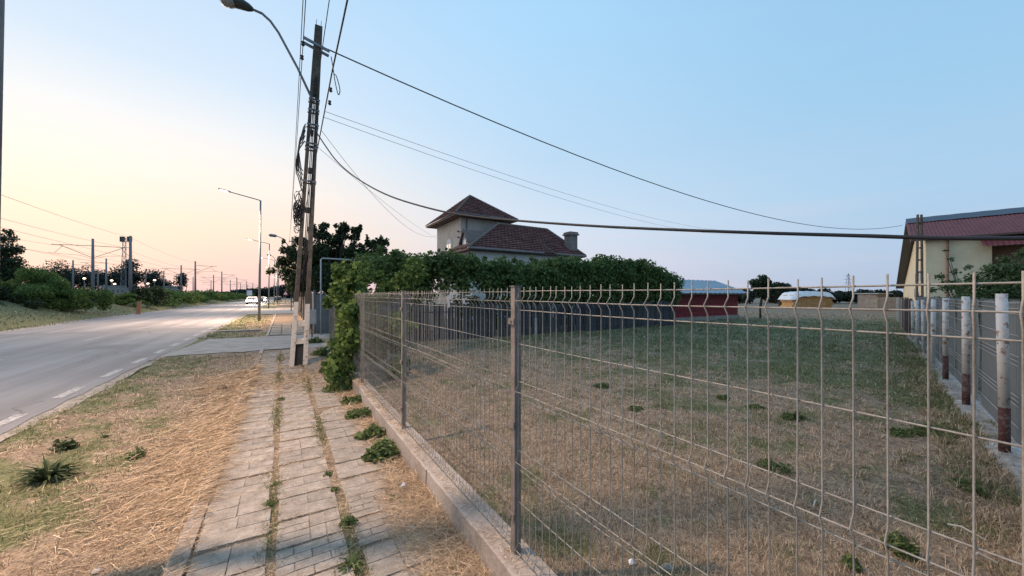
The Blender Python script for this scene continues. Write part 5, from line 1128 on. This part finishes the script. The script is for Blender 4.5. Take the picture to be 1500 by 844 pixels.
for px, lb, Z, h_ in ((1242.5, 'distant lattice electricity pylon above the trees beyond the straw stack', 420, 27), ):
    c = P(px, 433, Z); t = thing('pylon', lb, 'pylon', (c[0], c[1], 0)); mb = MB()
    for dx in (-1, 1):
        for dy in (-1, 1): mb.beam((dx * 2.4, dy * 2.4, 0), (dx * .4, dy * .4, h_ - 1), .3, .3)
    for i in range(7):
        a = 2.4 - 2 * i / 7; b = 2.4 - 2 * (i + 1) / 7; z = h_ * i / 7; z2 = h_ * (i + 1) / 7; mb.beam((-a, -a, z), (b, -b, z2), .2, .2); mb.beam((a, -a, z), (-b, -b, z2), .2, .2)
    mb.build('lattice', M['mast'], t, False, True); mb = MB()
    for z, l_ in ((h_ - 3, 3.5), (h_ - 7, 5), (h_ - 11, 4.2)): mb.beam((-l_, 0, z), (l_, 0, z), .3, .3)
    mb.build('cross_arm', M['mast'], t, False, True)
# ---------------------------------------------------------------- weeds that stand out one by one
def weed(name, lab, s, t, n, rad, size, h, mat='weed', z0=None, cat='weed', long_=False):
    if z0 is None: z0 = float(gz(np.array([s]), np.array([t]))[0]) if (t < -.62 or t > 1.26) else .02
    c = S(s, t, z0)
    if long_:
        yw = rg.uniform(0, 2 * np.pi, n); pit = rg.uniform(.15, 1.25, n); r_ = rg.uniform(0, rad * .25, n)
        V = blades(c[0] + r_ * np.cos(yw) - c[0], c[1] + r_ * np.sin(yw) - c[1], np.full(n, 0.), rg.uniform(.6, 1.1, n) * size, rg.uniform(.8, 1.2, n) * size * .16, pit, yw, rg.uniform(.5, 1.2, n))
        me = mesh_np(name, V, 0, BF, M[mat], n)
    else:
        d = rg.normal(size=(n, 3)); d /= np.linalg.norm(d, axis=1)[:, None]; d[:, 2] = np.abs(d[:, 2]); n = int(n * 1.25); d = np.concatenate([d, d[:n - len(d)]]); r_ = rg.random(n) ** .5
        nl = 7; la = rg.uniform(0, 6.28, nl); lr = rg.uniform(.1, .6, nl) * rad; lw = rg.uniform(.3, .62, nl); lh_ = rg.uniform(.45, 1.15, nl); li = rg.integers(0, nl, n)
        p = d * r_[:, None] * np.stack([lw[li] * rad, lw[li] * rad, lh_[li] * h], -1) + np.stack([lr[li] * np.cos(la[li]), lr[li] * np.sin(la[li]), 0 * lr[li]], -1); a = d * .5 + rg.normal(size=(n, 3)) * .5; a[:, 2] += .4; a /= np.linalg.norm(a, axis=1)[:, None]
        u = np.cross(a, rg.normal(size=(n, 3))); u /= np.linalg.norm(u, axis=1)[:, None]; v = np.cross(a, u); sz = (rg.uniform(.6, 1.3, n) * size)[:, None]
        V = np.stack([p - v * sz * .5, p + u * sz * .25, p + v * sz * .5, p - u * sz * .25], 1); me = mesh_np(name, V, 0, [(0, 1, 2, 3)], M[mat], n)
    o = bpy.data.objects.new(name, me); COL.objects.link(o); o.location = c; tag(o, lab, cat)
def at_px(px, py): Z = F * HC / (py - 433); return st_at(px, Z)
for px, py, n, rad, size, h, mat, lg, lab in (
    (70, 690, 90, .16, .27, .2, 'darkweed', True, 'large dark dock plant with long leaves in the verge, nearest the frame edge'),
    (95, 645, 260, .17, .05, .14, 'darkweed', False, 'dark leafy weed behind the big dock plant in the verge'),
    (198, 658, 300, .11, .035, .16, 'weed', False, 'small bushy green weed in the straw halfway to the kerb'),
    (155, 628, 60, .06, .03, .05, 'darkweed', False, 'tiny dark weed further up the verge'),
    (508, 775, 260, .085, .035, .075, 'weed', False, 'green weed tuft in the right-hand sidewalk joint, on the shadow band'),
    (492, 722, 130, .06, .03, .04, 'weed', False, 'flat weed in the right-hand joint above the shadow band'),
    (480, 700, 130, .06, .028, .045, 'weed', False, 'second flat weed further along the right-hand joint'),
    (397, 745, 170, .07, .028, .04, 'weed', False, 'weed patch in the left-hand sidewalk joint'),
    (403, 715, 120, .055, .026, .035, 'weed', False, 'smaller weed further up the left-hand joint'),
    (515, 835, 40, .06, .12, .1, 'weed', True, 'grassy weed with long blades at the bottom of the right-hand joint'),
    (411, 588, 160, .11, .035, .05, 'weed', False, 'low weed on the sidewalk before the leaning pole'),
    (578, 735, 130, .07, .028, .05, 'weed', False, 'weed poking from the straw heap near a scrap of white paper')):
    s_, t_ = at_px(px, py); weed('weed_plant', lab, s_, t_, n, rad, size, h, mat, long_=lg)
for px, py, n, rad, h, lab in ((568, 668, 900, .17, .17, 'dense round green weed against the plinth, largest of the row'), (548, 640, 600, .15, .13, 'green weed behind the largest one along the plinth'), (530, 612, 500, .15, .12, 'third green weed along the plinth'),
                            (520, 592, 400, .15, .1, 'fourth low weed along the plinth'), (505, 572, 700, .24, .24, 'tall weed below the overgrown bush'), (500, 545, 700, .28, .3, 'weed at the foot of the overgrown bush'), (484, 520, 500, .3, .25, 'weed clump beside the sidewalk beyond the bush foot'),
                            (468, 502, 400, .3, .22, 'far weed clump beside the sidewalk by the driveway')):
    s_, t_ = at_px(px, py); weed('weed_clump', lab, s_, min(t_, .90), int(n * 1.6), rad * 1.35, .035 + .004 * s_, h, 'weed')
for i, (px, py, r_, h, lab) in enumerate(((1130, 690, .2, .10, 'dark weed clump in the dry part of the lot'), (1165, 618, .2, .12, 'green weed left of centre in the lot'), (1108, 600, .16, .1, 'green weed beside the middle of the lot'), (932, 605, .14, .08, 'small weed in the brown part of the lot'),
                                       (882, 570, .18, .12, 'green weed in the brown grass left of the others'), (1320, 815, .12, .16, 'upright green weed at the bottom of the lot near the frame edge'), (1245, 832, .08, .09, 'yellow-green weed at the very bottom of the lot'), (1380, 640, .32, .12, 'dark green weed mat at the foot of the side fence'),
                                       (1420, 720, .16, .1, 'green weed near the broken plinth of the side fence'), (1060, 585, .13, .08, 'small green weed beyond the brown grass'), (1330, 640, .25, .08, 'spreading green weed before the side fence'))):
    s_, t_ = at_px(px, py); weed('lot_weed', lab, s_, t_, 1100, r_ * .95, .03, h * .85, 'weed')
# weed strips in the two joints and a few stones, twigs, paper scraps
n = 22000; s_ = .4 + 12 * rg.random(n) ** 1.4; t_ = np.where(rg.random(n) < .5, -.08, .385) + rg.normal(0, .040, n); k = (np.sin(s_ * 2.3 + (t_ > .2) * 2) + rg.normal(0, .4, n) > .35)
x = (-.5265 * s_ + .8502 * t_)[k]; y = (.8502 * s_ + .5265 * t_)[k]; m_ = len(x)
V = blades(x, y, np.full(m_, .017), rg.uniform(.02, .06, m_), np.maximum(.0035, np.hypot(x, y) * .001), rg.uniform(.3, 1.3, m_), rg.uniform(0, 6.28, m_), rg.uniform(.2, .8, m_))
tag(stuff_mesh('joint_grass', V, M['weed']), 'thin green grass growing in the joints between the sidewalk slabs', 'grass')
def stone(lab, px, py, r_, mat, name='stone', cat='stone', z=0.):
    Z = F * (HC - z) / (py - 433); c = P(px, py, Z); mb = MB(); mb.ball((0, 0, 0), (r_, r_ * .8, r_ * .55), 7, 4); mb.v = [(x * rnd.uniform(.8, 1.2), y * rnd.uniform(.8, 1.2), z_ * rnd.uniform(.8, 1.2)) for x, y, z_ in mb.v]
    o = mb.build(name, M[mat]); o.location = (c[0], c[1], z + r_ * .3); tag(o, lab, cat)
stone('pale stone lying at the bottom edge of the verge', 143, 838, .035, 'oldwhite', z=-.09); stone('pale stone in the straw slope near the kerb', 278, 634, .035, 'oldwhite', z=-.08); stone('grey stone at the bottom of the lot behind the mesh', 978, 838, .05, 'plinth', z=.02)
stone('flat pale clod in the straw slope beside the kerb', 325, 570, .085, 'soil', z=-.06)
def scrap(lab, px, py, w_, z):
    Z = F * (HC - z) / (py - 433); c = P(px, py, Z); mb = MB(); mb.add([(0, 0, 0), (w_, .01, .004), (w_ * .8, w_ * .7, .02), (.1 * w_, w_ * .8, .006), (w_ * .5, w_ * .4, .03)], [(0, 1, 4), (1, 2, 4), (2, 3, 4), (3, 0, 4)]); o = mb.build('paper_scrap', M['tarp']); o.location = (c[0], c[1], z); tag(o, lab, 'litter')
scrap('white paper scrap in the straw heap beside the plinth', 586, 713, .04, .07); scrap('white paper scrap in the lot grass at the bottom', 922, 828, .045, .05)
def twig(lab, a, b, z, r_=.007):
    A = F * (HC - z) / (a[1] - 433); B = F * (HC - z) / (b[1] - 433); p = Vector(P(a[0], a[1], A)); q_ = Vector(P(b[0], b[1], B)); mb = MB(); mb.tube([Vector((0, 0, 0)), (q_ - p) * .5 + Vector((0, .03, .02)), q_ - p], [r_, r_, r_ * .5], 6); o = mb.build('twig', M['palewood']); o.location = p; tag(o, lab, 'twig')
twig('pale bare twig lying in the lot at the lower right', (1388, 768), (1446, 792), .05); twig('short pale twig lying in the middle of the lot', (1192, 742), (1206, 737), .05); twig('dead twig lying beside the side fence plinth', (1424, 815), (1462, 825), .05, .009)
